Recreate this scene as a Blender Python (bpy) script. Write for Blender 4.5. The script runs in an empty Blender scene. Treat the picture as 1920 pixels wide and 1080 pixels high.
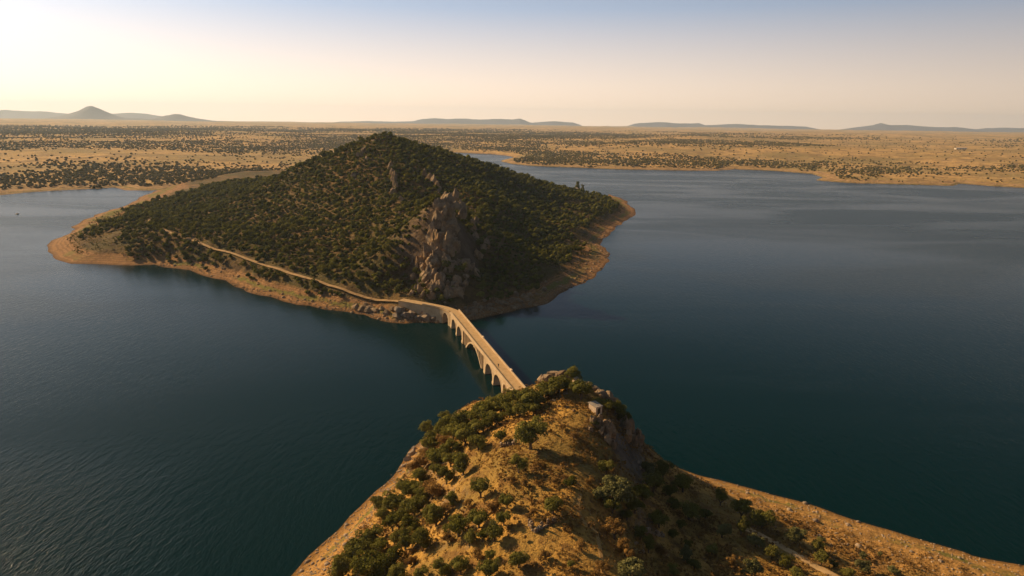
import bpy, bmesh, math, random
import numpy as np
from mathutils import Matrix, Vector

rng = np.random.default_rng(7)
random.seed(7)
S = bpy.context.scene
COL = S.collection

# ------------------------------------------------------------------ camera
FPX, CAM_H = 1281.0, 100.0
PITCH, ROLL = math.radians(13.6), math.radians(0.8)
_f = np.array([0, math.cos(PITCH), -math.sin(PITCH)])
_r = np.array([1.0, 0, 0])
_u = np.cross(_r, _f)
RR = math.cos(ROLL) * _r + math.sin(ROLL) * _u
UU = -math.sin(ROLL) * _r + math.cos(ROLL) * _u
FF = _f
CAM = np.array([0, 0, CAM_H])
cd = bpy.data.cameras.new('camera')
cam = bpy.data.objects.new('camera', cd)
COL.objects.link(cam)
cd.sensor_width = 36.0
cd.lens = 36.0 * FPX / 1920.0
cd.clip_start = 1.0
cd.clip_end = 60000.0
cam.matrix_world = Matrix(((RR[0], UU[0], -FF[0], 0), (RR[1], UU[1], -FF[1], 0),
                           (RR[2], UU[2], -FF[2], CAM_H), (0, 0, 0, 1)))
S.camera = cam

# ------------------------------------------------------------------ sky, sun, exposure
SUN_AZ, SUN_EL = math.radians(-59), math.radians(27)     # azimuth from +Y, negative = left
W = bpy.data.worlds.new('World')
S.world = W
W.use_nodes = True
wn, wl = W.node_tree.nodes, W.node_tree.links
bg = wn['Background']
sky = wn.new('ShaderNodeTexSky')
sky.sky_type = 'NISHITA'
sky.sun_disc = False
sky.sun_elevation = SUN_EL
sky.sun_rotation = SUN_AZ
sky.altitude = 300
sky.air_density = 1.0
sky.dust_density = 3.0
sky.ozone_density = 1.0
# hazy evening air: the clear-sky model is blended with a pale warm veil that thins with height and brightens toward the sun
tc = wn.new('ShaderNodeTexCoord')
sxyz = wn.new('ShaderNodeSeparateXYZ'); wl.new(tc.outputs['Generated'], sxyz.inputs[0])
veil = wn.new('ShaderNodeValToRGB')
_e = veil.color_ramp; _e.elements.new(0.5); _e.elements.new(0.6); _e.elements.new(0.7); _e.elements.new(0.8)
for _k, (_p, _c) in enumerate(((0.0, (10.0, 7.3, 5.2)), (0.05, (8.2, 6.5, 5.2)), (0.15, (3.1, 3.7, 4.8)), (0.30, (0.68, 1.15, 2.0)), (0.52, (0.28, 0.55, 0.98)), (1.0, (0.15, 0.32, 0.58)))):
    _e.elements[_k].position = _p; _e.elements[_k].color = (_c[0] / 10, _c[1] / 10, _c[2] / 10, 1)
wl.new(sxyz.outputs[2], veil.inputs[0])
dotn = wn.new('ShaderNodeVectorMath'); dotn.operation = 'DOT_PRODUCT'
wl.new(tc.outputs['Generated'], dotn.inputs[0])
dotn.inputs[1].default_value = (math.sin(SUN_AZ), math.cos(SUN_AZ), 0.15)
glow = wn.new('ShaderNodeMapRange'); glow.interpolation_type = 'SMOOTHSTEP'
wl.new(dotn.outputs['Value'], glow.inputs[0])
for _k, _x in enumerate((-0.6, 1.0, 5.4, 11.3)): glow.inputs[_k + 1].default_value = _x
vs = wn.new('ShaderNodeVectorMath'); vs.operation = 'SCALE'
wl.new(veil.outputs[0], vs.inputs[0]); wl.new(glow.outputs[0], vs.inputs['Scale'])
# the bright aureole round the sun itself
dots = wn.new('ShaderNodeVectorMath'); dots.operation = 'DOT_PRODUCT'
wl.new(tc.outputs['Generated'], dots.inputs[0])
dots.inputs[1].default_value = (math.sin(SUN_AZ) * math.cos(SUN_EL), math.cos(SUN_AZ) * math.cos(SUN_EL), math.sin(SUN_EL))
mx0 = wn.new('ShaderNodeMath'); mx0.operation = 'MAXIMUM'; wl.new(dots.outputs['Value'], mx0.inputs[0]); mx0.inputs[1].default_value = 0.0
pw6 = wn.new('ShaderNodeMath'); pw6.operation = 'POWER'; wl.new(mx0.outputs[0], pw6.inputs[0]); pw6.inputs[1].default_value = 7.0
au = wn.new('ShaderNodeVectorMath'); au.operation = 'SCALE'; au.inputs[0].default_value = (5.0, 5.1, 5.2); wl.new(pw6.outputs[0], au.inputs['Scale'])
vsum = wn.new('ShaderNodeVectorMath'); vsum.operation = 'ADD'; wl.new(vs.outputs[0], vsum.inputs[0]); wl.new(au.outputs[0], vsum.inputs[1])
skm = wn.new('ShaderNodeMix'); skm.data_type = 'RGBA'; skm.inputs[0].default_value = 0.92
wl.new(sky.outputs[0], skm.inputs[6]); wl.new(vsum.outputs[0], skm.inputs[7])
wl.new(skm.outputs[2], bg.inputs[0])
bg.inputs[1].default_value = 0.10

sd_ = bpy.data.lights.new('sun', 'SUN')
sd_.energy = 5.0
sd_.angle = math.radians(0.5)
sd_.color = (1.0, 0.68, 0.34)
sun = bpy.data.objects.new('sun', sd_)
COL.objects.link(sun)
SUNV = Vector((math.sin(SUN_AZ) * math.cos(SUN_EL), math.cos(SUN_AZ) * math.cos(SUN_EL), math.sin(SUN_EL)))
sun.rotation_euler = SUNV.to_track_quat('Z', 'Y').to_euler()
sun.location = (0, 0, 300)

S.view_settings.view_transform = 'Standard'
S.view_settings.look = 'None'
S.view_settings.exposure = 0.5
S.view_settings.gamma = 1.0
S.cycles.use_denoising = True
S.cycles.max_bounces = 5
S.cycles.volume_bounces = 1
S.cycles.transparent_max_bounces = 4

# ------------------------------------------------------------------ projection helpers (pixels of the 1920 px photograph)
def ray(u, v):
    return (u - 960) / FPX * RR - (v - 540) / FPX * UU + FF
def at_z(u, v, z=0.0):
    d = ray(u, v)
    return CAM + d * ((z - CAM_H) / d[2])
def at_y(u, v, y):
    d = ray(u, v)
    return CAM + d * (y / d[1])

# ------------------------------------------------------------------ noise
def _hash(ix, iy, seed):
    n = (ix.astype(np.int64) * 374761393 + iy.astype(np.int64) * 668265263 + seed * 974634777) & 0xFFFFFFFF
    n = ((n ^ (n >> 13)) * 1274126177) & 0xFFFFFFFF
    return ((n ^ (n >> 16)) & 0xFFFF) / 65535.0
def vnoise(x, y, seed=0):
    ix, iy = np.floor(x), np.floor(y)
    fx, fy = x - ix, y - iy
    fx, fy = fx * fx * (3 - 2 * fx), fy * fy * (3 - 2 * fy)
    a, b = _hash(ix, iy, seed), _hash(ix + 1, iy, seed)
    c, d = _hash(ix, iy + 1, seed), _hash(ix + 1, iy + 1, seed)
    return (a * (1 - fx) + b * fx) * (1 - fy) + (c * (1 - fx) + d * fx) * fy
def fbm(x, y, scale, octv=4, seed=0):
    x, y = np.asarray(x, float) / scale, np.asarray(y, float) / scale
    s, a, t = 0, 1.0, 0
    for o in range(octv):
        s = s + a * (vnoise(x, y, seed + o) * 2 - 1)
        t += a
        a *= 0.5
        x, y = x * 2.03 + 17.1, y * 2.03 + 5.7
    return s / t
def sstep(a, b, x):
    t = np.clip((x - a) / (b - a), 0, 1)
    return t * t * (3 - 2 * t)

def signed_dist(px, py, poly):
    """distance to a closed polygon, positive inside"""
    px, py = np.asarray(px, float), np.asarray(py, float)
    d2 = np.full(px.shape, 1e18)
    inside = np.zeros(px.shape, bool)
    n = len(poly)
    for i in range(n):
        ax, ay = poly[i][:2]
        bx, by = poly[(i + 1) % n][:2]
        ex, ey = bx - ax, by - ay
        t = np.clip(((px - ax) * ex + (py - ay) * ey) / (ex * ex + ey * ey + 1e-9), 0, 1)
        d2 = np.minimum(d2, (px - ax - t * ex) ** 2 + (py - ay - t * ey) ** 2)
        c = (ay > py) != (by > py)
        with np.errstate(divide='ignore', invalid='ignore'):
            xi = ax + (py - ay) * ex / (ey if ey != 0 else 1e-9)
        inside ^= c & (px < xi)
    d = np.sqrt(d2)
    return np.where(inside, d, -d)
def smooth_poly(pts, per=6, amp=0.0, seed=0, closed=False):
    """Catmull-Rom through points; amp adds small wiggle"""
    P = np.array([p[:2] for p in pts], float)
    out = []
    n = len(P)
    for i in range(n if closed else n - 1):
        g = (lambda k: P[k % n]) if closed else (lambda k: P[min(max(k, 0), n - 1)])
        p0, p1, p2, p3 = g(i - 1), g(i), g(i + 1), g(i + 2)
        for k in range(per):
            t = k / per
            out.append(0.5 * (2 * p1 + (p2 - p0) * t + (2 * p0 - 5 * p1 + 4 * p2 - p3) * t * t + (3 * p1 - p0 - 3 * p2 + p3) * t ** 3))
    if not closed:
        out.append(P[-1])
    out = np.array(out)
    if amp:
        out[:, 0] += amp * fbm(out[:, 0], out[:, 1], 14, 3, seed)
        out[:, 1] += amp * fbm(out[:, 0], out[:, 1], 14, 3, seed + 9)
    return out

class RBF:
    def __init__(s, pts, c=6.0, lam=0.1):
        P = np.array(pts, float)
        s.X, s.c = P[:, :2], c
        n = len(P)
        A = np.zeros((n + 3, n + 3))
        D = np.sqrt(((s.X[:, None] - s.X[None]) ** 2).sum(-1) + c * c)
        A[:n, :n] = -D + lam * np.eye(n)
        A[:n, n], A[:n, n + 1:] = 1, s.X
        A[n, :n], A[n + 1:, :n] = 1, s.X.T
        b = np.zeros(n + 3)
        b[:n] = P[:, 2]
        s.w = np.linalg.solve(A, b)
    def __call__(s, x, y):
        x, y = np.asarray(x, float), np.asarray(y, float)
        n = len(s.X)
        h = s.w[n] + s.w[n + 1] * x + s.w[n + 2] * y
        for i in range(n):
            h = h - s.w[i] * np.sqrt((x - s.X[i, 0]) ** 2 + (y - s.X[i, 1]) ** 2 + s.c ** 2)
        return h

# ------------------------------------------------------------------ mesh / object helpers
def mesh_obj(name, verts, faces, mat, parent=None, smooth=False, loc=None):
    me = bpy.data.meshes.new(name)
    verts = np.asarray(verts, np.float32)
    if isinstance(faces, np.ndarray):
        k = faces.shape[1]
        me.vertices.add(len(verts))
        me.vertices.foreach_set('co', verts.ravel())
        me.loops.add(faces.size)
        me.loops.foreach_set('vertex_index', faces.astype(np.int32).ravel())
        me.polygons.add(len(faces))
        me.polygons.foreach_set('loop_start', np.arange(0, faces.size, k, dtype=np.int32))
        me.polygons.foreach_set('loop_total', np.full(len(faces), k, np.int32))
        me.update(calc_edges=True)
    else:
        me.from_pydata([tuple(v) for v in verts], [], faces)
        me.update()
    me.materials.append(mat)
    if smooth:
        me.polygons.foreach_set('use_smooth', np.ones(len(me.polygons), bool))
    return link(name, me, parent, loc)
def link(name, me, parent=None, loc=None):
    o = bpy.data.objects.new(name, me)
    COL.objects.link(o)
    if parent is not None:
        o.parent = parent
    if loc is not None:
        o.location = loc
    return o
def empty(name, loc, rz=0.0):
    o = bpy.data.objects.new(name, None)
    COL.objects.link(o)
    o.location = loc
    o.rotation_euler = (0, 0, rz)
    return o
def tag(o, label=None, cat=None, group=None, kind=None):
    if label: o['label'] = label
    if cat: o['category'] = cat
    if group: o['group'] = group
    if kind: o['kind'] = kind
    return o
def grid_faces(nx, ny):
    i = np.arange(nx * ny).reshape(ny, nx)
    return np.stack([i[:-1, :-1], i[:-1, 1:], i[1:, 1:], i[1:, :-1]], -1).reshape(-1, 4)
def add_attr(me, name, vals):
    a = me.attributes.new(name, 'FLOAT', 'POINT')
    a.data.foreach_set('value', np.asarray(vals, np.float32))
class MB:
    """collects boxes and prisms into one mesh"""
    def __init__(s): s.v, s.f = [], []
    def add(s, v, f):
        b = len(s.v)
        s.v += [tuple(map(float, p)) for p in v]
        s.f += [tuple(i + b for i in q) for q in f]
    def box8(s, p):   # 4 bottom, 4 top, counter-clockwise
        s.add(p, [(3, 2, 1, 0), (4, 5, 6, 7), (0, 1, 5, 4), (1, 2, 6, 5), (2, 3, 7, 6), (3, 0, 4, 7)])
    def box(s, x0, x1, y0, y1, z0, z1):
        s.box8([(x0, y0, z0), (x1, y0, z0), (x1, y1, z0), (x0, y1, z0), (x0, y0, z1), (x1, y0, z1), (x1, y1, z1), (x0, y1, z1)])
    def build(s, name, mat, parent=None, loc=None, smooth=False):
        return mesh_obj(name, s.v, s.f, mat, parent, smooth, loc)

# ------------------------------------------------------------------ materials
def new_mat(name):
    m = bpy.data.materials.new(name)
    m.use_nodes = True
    n = m.node_tree.nodes
    return m, n, m.node_tree.links, n['Principled BSDF']
def ramp(n, stops, interp='LINEAR'):
    r = n.new('ShaderNodeValToRGB')
    e = r.color_ramp
    e.interpolation = interp
    while len(e.elements) < len(stops):
        e.elements.new(0.5)
    for k, (p, c) in enumerate(stops):
        e.elements[k].position = p
        e.elements[k].color = (*c, 1) if len(c) == 3 else c
    return r
def noise_node(n, l, vec, scale, detail=4, rough=0.55, dist=0.0):
    t = n.new('ShaderNodeTexNoise')
    t.inputs['Scale'].default_value = scale
    t.inputs['Detail'].default_value = detail
    t.inputs['Roughness'].default_value = rough
    t.inputs['Distortion'].default_value = dist
    if vec is not None:
        l.new(vec, t.inputs['Vector'])
    return t
def mixc(n, l, fac, a, b, mode='MIX'):
    m = n.new('ShaderNodeMix')
    m.data_type = 'RGBA'
    m.blend_type = mode
    for sock, val in ((m.inputs[0], fac), (m.inputs[6], a), (m.inputs[7], b)):
        if hasattr(val, 'is_linked') or hasattr(val, 'links'):
            l.new(val, sock)
        elif isinstance(val, (int, float)):
            sock.default_value = val
        else:
            sock.default_value = (*val, 1)
    return m.outputs[2]
def math_n(n, l, op, a, b=None, clamp=False):
    m = n.new('ShaderNodeMath')
    m.operation = op
    m.use_clamp = clamp
    for k, val in enumerate((a, b)):
        if val is None: continue
        if hasattr(val, 'links'): l.new(val, m.inputs[k])
        else: m.inputs[k].default_value = val
    return m.outputs[0]
def mrange(n, l, val, a, b, c=0.0, d=1.0):
    m = n.new('ShaderNodeMapRange')
    m.interpolation_type = 'SMOOTHSTEP'
    l.new(val, m.inputs[0])
    for k, x in enumerate((a, b, c, d)): m.inputs[k + 1].default_value = x
    return m.outputs[0]
def bump(n, l, h, strength, dist, bsdf):
    b = n.new('ShaderNodeBump')
    b.inputs['Strength'].default_value = strength
    b.inputs['Distance'].default_value = dist
    l.new(h, b.inputs['Height'])
    l.new(b.outputs[0], bsdf.inputs['Normal'])

def ground_material(name, s, dry, soil, olive, beach, band, beach_top, rock=(0.16, 0.13, 0.10), green=(0.17, 0.15, 0.035), slope0=0.80, slope1=0.62):
    """dry grass and soil in patches, bare silt below the high-water line with a green fringe, rock on steep faces"""
    m, n, l, b = new_mat(name)
    g = n.new('ShaderNodeNewGeometry')
    pos = g.outputs['Position']
    sp = n.new('ShaderNodeSeparateXYZ'); l.new(pos, sp.inputs[0])
    sn = n.new('ShaderNodeSeparateXYZ'); l.new(g.outputs['True Normal'], sn.inputs[0])
    big = noise_node(n, l, pos, 0.035 * s, 5, 0.6, 0.4)
    mid = noise_node(n, l, pos, 0.22 * s, 5, 0.65)
    fine = noise_node(n, l, pos, 1.5 * s, 4, 0.7)
    c = mixc(n, l, mrange(n, l, big.outputs[0], 0.42, 0.62), dry, olive)
    c = mixc(n, l, mrange(n, l, mid.outputs[0], 0.49, 0.60, 0, .85), c, soil)
    c = mixc(n, l, mrange(n, l, fine.outputs[0], 0.52, 0.75, 0, 0.55), c, (soil[0] * .6, soil[1] * .6, soil[2] * .6))
    c = mixc(n, l, mrange(n, l, fine.outputs[0], 0.45, 0.25, 0, 0.45), c, (min(1, dry[0] * 1.35), dry[1] * 1.3, dry[2] * 1.2))
    zz = math_n(n, l, 'ADD', sp.outputs[2], math_n(n, l, 'MULTIPLY', math_n(n, l, 'SUBTRACT', mid.outputs[0], 0.5), beach_top * 0.9))
    bands = math_n(n, l, 'SINE', math_n(n, l, 'ADD', math_n(n, l, 'MULTIPLY', sp.outputs[2], 7.5), math_n(n, l, 'MULTIPLY', mid.outputs[0], 9.0)))
    beach_d = (beach[0] * .60, beach[1] * .60, beach[2] * .62)
    bc = mixc(n, l, mrange(n, l, bands, -0.2, 0.9, 0, 0.65), beach, beach_d)
    bc = mixc(n, l, mrange(n, l, fine.outputs[0], 0.42, 0.68, 0, .8), bc, (beach[0] * .62, beach[1] * .58, beach[2] * .55))
    gb = math_n(n, l, 'MULTIPLY', mrange(n, l, zz, band[0], band[0] + band[1] * .4), mrange(n, l, zz, band[0] + band[1], band[0] + band[1] * .6))
    gb = math_n(n, l, 'MULTIPLY', gb, mrange(n, l, big.outputs[0], 0.40, 0.55))
    bc = mixc(n, l, gb, bc, green)
    wet = mrange(n, l, sp.outputs[2], 0.45, 0.05)
    bc = mixc(n, l, wet, bc, (beach[0] * .45, beach[1] * .42, beach[2] * .4))
    c = mixc(n, l, mrange(n, l, zz, beach_top * 1.15, beach_top * 0.75), c, bc)
    rk = mixc(n, l, mrange(n, l, mid.outputs[0], 0.35, 0.7), rock, (rock[0] * .45, rock[1] * .42, rock[2] * .4))
    c = mixc(n, l, mrange(n, l, sn.outputs[2], slope0, slope1), c, rk)
    l.new(c, b.inputs['Base Color'])
    b.inputs['Roughness'].default_value = 0.95
    b.inputs['Specular IOR Level'].default_value = 0.1
    h = math_n(n, l, 'ADD', math_n(n, l, 'MULTIPLY', mid.outputs[0], 1.0), math_n(n, l, 'MULTIPLY', fine.outputs[0], 0.35))
    bump(n, l, h, 1.0, 1.3 / s, b)
    return m

def leaf_material(name, c0, c1, c2):
    m, n, l, b = new_mat(name)
    n.remove(b)
    out = n['Material Output']
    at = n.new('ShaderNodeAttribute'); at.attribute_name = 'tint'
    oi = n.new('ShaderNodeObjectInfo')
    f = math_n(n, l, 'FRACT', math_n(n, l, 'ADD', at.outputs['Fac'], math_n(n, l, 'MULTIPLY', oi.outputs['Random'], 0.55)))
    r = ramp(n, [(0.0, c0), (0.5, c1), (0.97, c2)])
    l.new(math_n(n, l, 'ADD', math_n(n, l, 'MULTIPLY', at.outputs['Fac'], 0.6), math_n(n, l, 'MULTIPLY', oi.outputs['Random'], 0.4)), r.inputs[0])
    d = n.new('ShaderNodeBsdfDiffuse'); t = n.new('ShaderNodeBsdfTranslucent')
    l.new(r.outputs[0], d.inputs[0]); l.new(r.outputs[0], t.inputs[0])
    mx = n.new('ShaderNodeMixShader'); mx.inputs[0].default_value = 0.22
    l.new(d.outputs[0], mx.inputs[1]); l.new(t.outputs[0], mx.inputs[2])
    l.new(mx.outputs[0], out.inputs[0])
    return m

def stone_material(name, c0, c1, scale, bumpd=0.25, warm=None):
    m, n, l, b = new_mat(name)
    g = n.new('ShaderNodeNewGeometry')
    a = noise_node(n, l, g.outputs['Position'], scale, 6, 0.65, 0.3)
    f = noise_node(n, l, g.outputs['Position'], scale * 6, 4, 0.7)
    c = mixc(n, l, mrange(n, l, a.outputs[0], 0.35, 0.68), c0, c1)
    if warm:
        w = noise_node(n, l, g.outputs['Position'], scale * 0.6, 3)
        c = mixc(n, l, mrange(n, l, w.outputs[0], 0.5, 0.68, 0, 0.75), c, warm)
    c = mixc(n, l, mrange(n, l, f.outputs[0], 0.55, 0.75, 0, 0.6), c, (c1[0] * .4, c1[1] * .4, c1[2] * .4))
    l.new(c, b.inputs['Base Color'])
    b.inputs['Roughness'].default_value = 0.92
    b.inputs['Specular IOR Level'].default_value = 0.2
    bump(n, l, math_n(n, l, 'ADD', a.outputs[0], math_n(n, l, 'MULTIPLY', f.outputs[0], 0.4)), 0.9, bumpd, b)
    return m

M = {}
M['headland'] = ground_material('dry_headland_ground', 1.0, (0.46, 0.265, 0.065), (0.17, 0.092, 0.031), (0.25, 0.165, 0.045),
                                (0.44, 0.245, 0.075), (0.9, 1.3), 4.5)
M['hill'] = ground_material('hill_ground', 0.45, (0.17, 0.105, 0.038), (0.085, 0.052, 0.022), (0.09, 0.072, 0.024),
                            (0.33, 0.18, 0.075), (1.0, 2.2), 5.0, rock=(0.17,0.115,0.07))
M['plain'] = ground_material('plain_ground', 0.11, (0.52, 0.33, 0.13), (0.25, 0.165, 0.07), (0.29, 0.215, 0.085),
                             (0.44, 0.28, 0.13), (0.5, 1.0), 4.0, slope0=0.5, slope1=0.3)
M['leaf_oak'] = leaf_material('oak_leaves', (0.085, 0.086, 0.022), (0.180, 0.170, 0.040), (0.28, 0.245, 0.060))
M['leaf_dark'] = leaf_material('dark_leaves', (0.055, 0.060, 0.014), (0.140, 0.136, 0.028), (0.26, 0.220, 0.046))
M['leaf_pale'] = leaf_material('pale_olive_leaves', (0.11, 0.115, 0.045), (0.19, 0.18, 0.070), (0.27, 0.24, 0.10))
M['leaf_dry'] = leaf_material('dry_scrub_leaves', (0.16, 0.085, 0.03), (0.27, 0.16, 0.05), (0.42, 0.26, 0.085))
M['leaf_far'] = leaf_material('far_leaves', (0.075, 0.068, 0.028), (0.125, 0.108, 0.042), (0.19, 0.155, 0.060))
M['bark'] = stone_material('bark', (0.14, 0.10, 0.07), (0.07, 0.05, 0.035), 3.0, 0.05)
M['rock'] = stone_material('crag_rock', (0.37, 0.265, 0.16), (0.18, 0.125, 0.08), 0.25, 1.6, (0.34, 0.20, 0.085))
M['rock_pale'] = stone_material('pale_shore_rock', (0.38, 0.29, 0.20), (0.19, 0.14, 0.10), 0.5, 0.4)
M['concrete'] = stone_material('bridge_concrete', (0.50, 0.38, 0.24), (0.40, 0.29, 0.17), 0.35, 0.05)
M['road'] = stone_material('dusty_road', (0.50, 0.34, 0.17), (0.40, 0.26, 0.125), 0.5, 0.05)
M['plaster'] = stone_material('hut_plaster', (0.70, 0.55, 0.40), (0.58, 0.44, 0.30), 1.2, 0.03)
M['track'] = stone_material('hill_track_dirt', (0.40, 0.26, 0.12), (0.27, 0.165, 0.075), 0.3, 0.1)
M['path'] = stone_material('worn_path', (0.44, 0.27, 0.095), (0.33, 0.19, 0.06), 0.9, 0.05)
M['roofing'] = stone_material('hut_roofing', (0.42, 0.36, 0.29), (0.30, 0.25, 0.20), 1.5, 0.03)
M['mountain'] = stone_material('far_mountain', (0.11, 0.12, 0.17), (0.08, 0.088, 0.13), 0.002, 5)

def water_material():
    m, n, l, b = new_mat('lake_water')
    g = n.new('ShaderNodeNewGeometry')
    pos = g.outputs['Position']
    mp = n.new('ShaderNodeMapping'); mp.inputs['Rotation'].default_value = (0, 0, math.radians(-38)); mp.inputs['Scale'].default_value = (1.0, 0.33, 1)
    l.new(pos, mp.inputs[0])
    w1 = noise_node(n, l, mp.outputs[0], 0.55, 3, 0.55, 0.3)
    w2 = noise_node(n, l, mp.outputs[0], 2.2, 2, 0.5)
    mp2 = n.new('ShaderNodeMapping'); mp2.inputs['Rotation'].default_value = (0, 0, math.radians(8)); mp2.inputs['Scale'].default_value = (0.35, 1.0, 1)
    l.new(pos, mp2.inputs[0])
    gust = noise_node(n, l, mp2.outputs[0], 0.010, 4, 0.55, 0.8)
    amp = mrange(n, l, gust.outputs[0], 0.36, 0.62, 0.75, 1.10)
    w3 = noise_node(n, l, mp.outputs[0], 7.0, 1, 0.5)
    gp = n.new('ShaderNodeVectorMath'); gp.operation = 'DISTANCE'; l.new(pos, gp.inputs[0]); gp.inputs[1].default_value = (-135, 125, 0)
    paw = mrange(n, l, gp.outputs['Value'], 85, 25, 1.0, 4.4)      # a gust roughening the water off the western beach
    h = math_n(n, l, 'ADD', w1.outputs[0], math_n(n, l, 'MULTIPLY', w2.outputs[0], 0.42))
    h = math_n(n, l, 'MULTIPLY', math_n(n, l, 'ADD', h, math_n(n, l, 'MULTIPLY', w3.outputs[0], 0.12)), amp)
    h = math_n(n, l, 'MULTIPLY', h, paw)
    bump(n, l, h, 1.0, 0.14, b)
    b.inputs['Base Color'].default_value = (0.0004, 0.0135, 0.0155, 1)
    sp = n.new('ShaderNodeVectorMath'); sp.operation = 'LENGTH'; l.new(pos, sp.inputs[0])
    far = mrange(n, l, sp.outputs['Value'], 160, 900, 0.04, 0.24)      # ripples too small to build, farther out on the open lake
    l.new(math_n(n, l, 'ADD', far, mrange(n, l, gust.outputs[0], 0.36, 0.62, -0.02, 0.05)), b.inputs['Roughness'])
    b.inputs['IOR'].default_value = 1.125
    return m
M['water'] = water_material()

# ------------------------------------------------------------------ shorelines (traced points, laid on the water level)
Z0 = lambda *pts: [at_z(u, v)[:2] for u, v in pts]
HEAD_POLY = smooth_poly(
    [(-130, -300), (-100, -60), (-82, 40), (-64, 100)] + Z0((545, 1080), (600, 1022), (650, 968), (700, 922), (738, 893), (752, 872))
    + [(-30, 199), (-22, 214), (-10, 229), (2, 236), (14, 229), (26, 214), (36, 202)]
    + Z0((1218, 852), (1300, 886), (1370, 906), (1500, 941), (1600, 973), (1700, 1003), (1800, 1031), (1920, 1062))
    + [(190, 118), (290, 84), (420, 20), (520, -300)], 6, 1.6, 3)
HILL_POLY = smooth_poly(
    Z0((300, 356), (270, 366), (245, 381), (200, 396), (142, 419), (135, 436), (92, 455), (112, 488), (200, 496), (300, 499), (380, 513), (450, 541), (530, 566), (600, 579),
       (660, 587), (700, 594), (745, 602), (800, 607), (835, 607), (880, 600), (960, 586), (1020, 568), (1062, 545), (1110, 521), (1140, 490), (1144, 474), (1128, 456), (1150, 432),
       (1170, 415), (1192, 398), (1176, 383), (1172, 376), (1140, 364))
    + [(130, 960), (60, 1040), (-60, 1090), (-200, 1180), (-330, 1300), (-500, 1320), (-560, 1200)], 6, 5.0, 21, True)
_lm = Z0((-400, 372), (-200, 370), (0, 366), (60, 360), (110, 357), (190, 353), (215, 351), (235, 357), (300, 357), (330, 354))
_rm = Z0((845, 285), (870, 286.5), (925, 289), (955, 292), (968, 296), (940, 302), (960, 307), (1000, 311), (1080, 314), (1150, 317), (1250, 319), (1345, 320), (1380, 317),
         (1450, 320), (1525, 326), (1545, 333), (1530, 338), (1590, 343), (1700, 346), (1785, 348), (1800, 344), (1850, 348), (1920, 352), (2100, 357), (2400, 364))
PLAIN_POLY = np.array([(-30000, 300)] + [tuple(p) for p in _lm] + [(-420, 1250), (-330, 1330), (-420, 1600), (-380, 2000), (-330, 2290)]
                      + [tuple(p) for p in _rm] + [(30000, 900), (40000, 40000), (-40000, 40000)])

# ------------------------------------------------------------------ water
water = mesh_obj('lake_water', [(-40000, -3000, 0), (40000, -3000, 0), (40000, 16000, 0), (-40000, 16000, 0)], [(0, 1, 2, 3)], M['water'])
tag(water, kind='structure')

# ------------------------------------------------------------------ headland terrain
def zs(L): return [tuple(at_z(u, v, z)[:2]) + (z,) for u, v, z in L]
def ys(L, drop=0.0): return [tuple(at_y(u, v, y)[:2]) + (at_y(u, v, y)[2] - drop,) for u, v, y in L]
HEAD_CTRL = zs([
    (1050, 708, 31), (1025, 716, 29.5), (1085, 724, 30.5), (1000, 752, 26.5), (960, 785, 25.5), (910, 805, 23), (870, 830, 20.5), (830, 862, 15.5), (800, 885, 11),
    (1030, 790, 29.5), (1105, 782, 29.5), (1135, 800, 27.5), (990, 848, 27.5), (1060, 850, 28), (930, 880, 26), (870, 910, 21.5), (800, 935, 13), (760, 945, 8.5), (1100, 870, 26.5),
    (1000, 920, 27), (1080, 940, 26.5), (900, 980, 24), (830, 990, 17.5), (770, 990, 11.5), (710, 985, 6), (1040, 1010, 26), (950, 1050, 25), (860, 1060, 20.5), (770, 1060, 13.5), (690, 1050, 7.5), (625, 1060, 3.2),
    (1140, 870, 24.5), (1170, 930, 22), (1150, 985, 22), (1120, 1060, 24.5), (1210, 900, 14), (1260, 930, 10), (1230, 1000, 15), (1300, 990, 9), (1350, 960, 6.8), (1380, 1010, 8),
    (1220, 1060, 16.5), (1320, 1060, 10.5), (1420, 1060, 8.5), (1440, 1010, 6.2), (1430, 960, 4), (1510, 1050, 6), (1530, 1000, 3.6), (1620, 1050, 4.2), (1700, 1040, 2.8), (1800, 1065, 2.6),
    (1170, 800, 22), (1195, 830, 16), (1150, 762, 25)]) + [
    (-12, 205, 12), (2, 212, 9), (12, 212, 11), (24, 200, 14), (-18, 200, 10), (33, 195, 9),
    (0, 60, 24), (0, 0, 22), (0, -120, 22), (-45, 60, 9), (-60, 0, 9), (50, 60, 18), (100, 60, 10), (180, 40, 6), (150, -80, 10), (300, -100, 8), (-80, -150, 8)]
head_rbf = RBF(HEAD_CTRL + [(p[0], p[1], 0.2) for p in HEAD_POLY[::5]], 4.0)
def head_h(x, y):
    sd = signed_dist(x, y, HEAD_POLY)
    w = sstep(0, 9, sd)
    h = np.maximum(head_rbf(x, y), 0.12 * sd) * w + (1 - w) * sd * 0.16
    inl = sstep(2, 14, sd)
    h = h + inl * (0.9 * fbm(x, y, 13, 4, 5) + 0.35 * fbm(x, y, 3.0, 3, 8)) + 0.10 * fbm(x, y, 1.6, 2, 4) * sstep(0.3, 3, sd)
    return np.where(sd < 0, np.maximum(sd * 0.25, -3), h)

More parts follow.
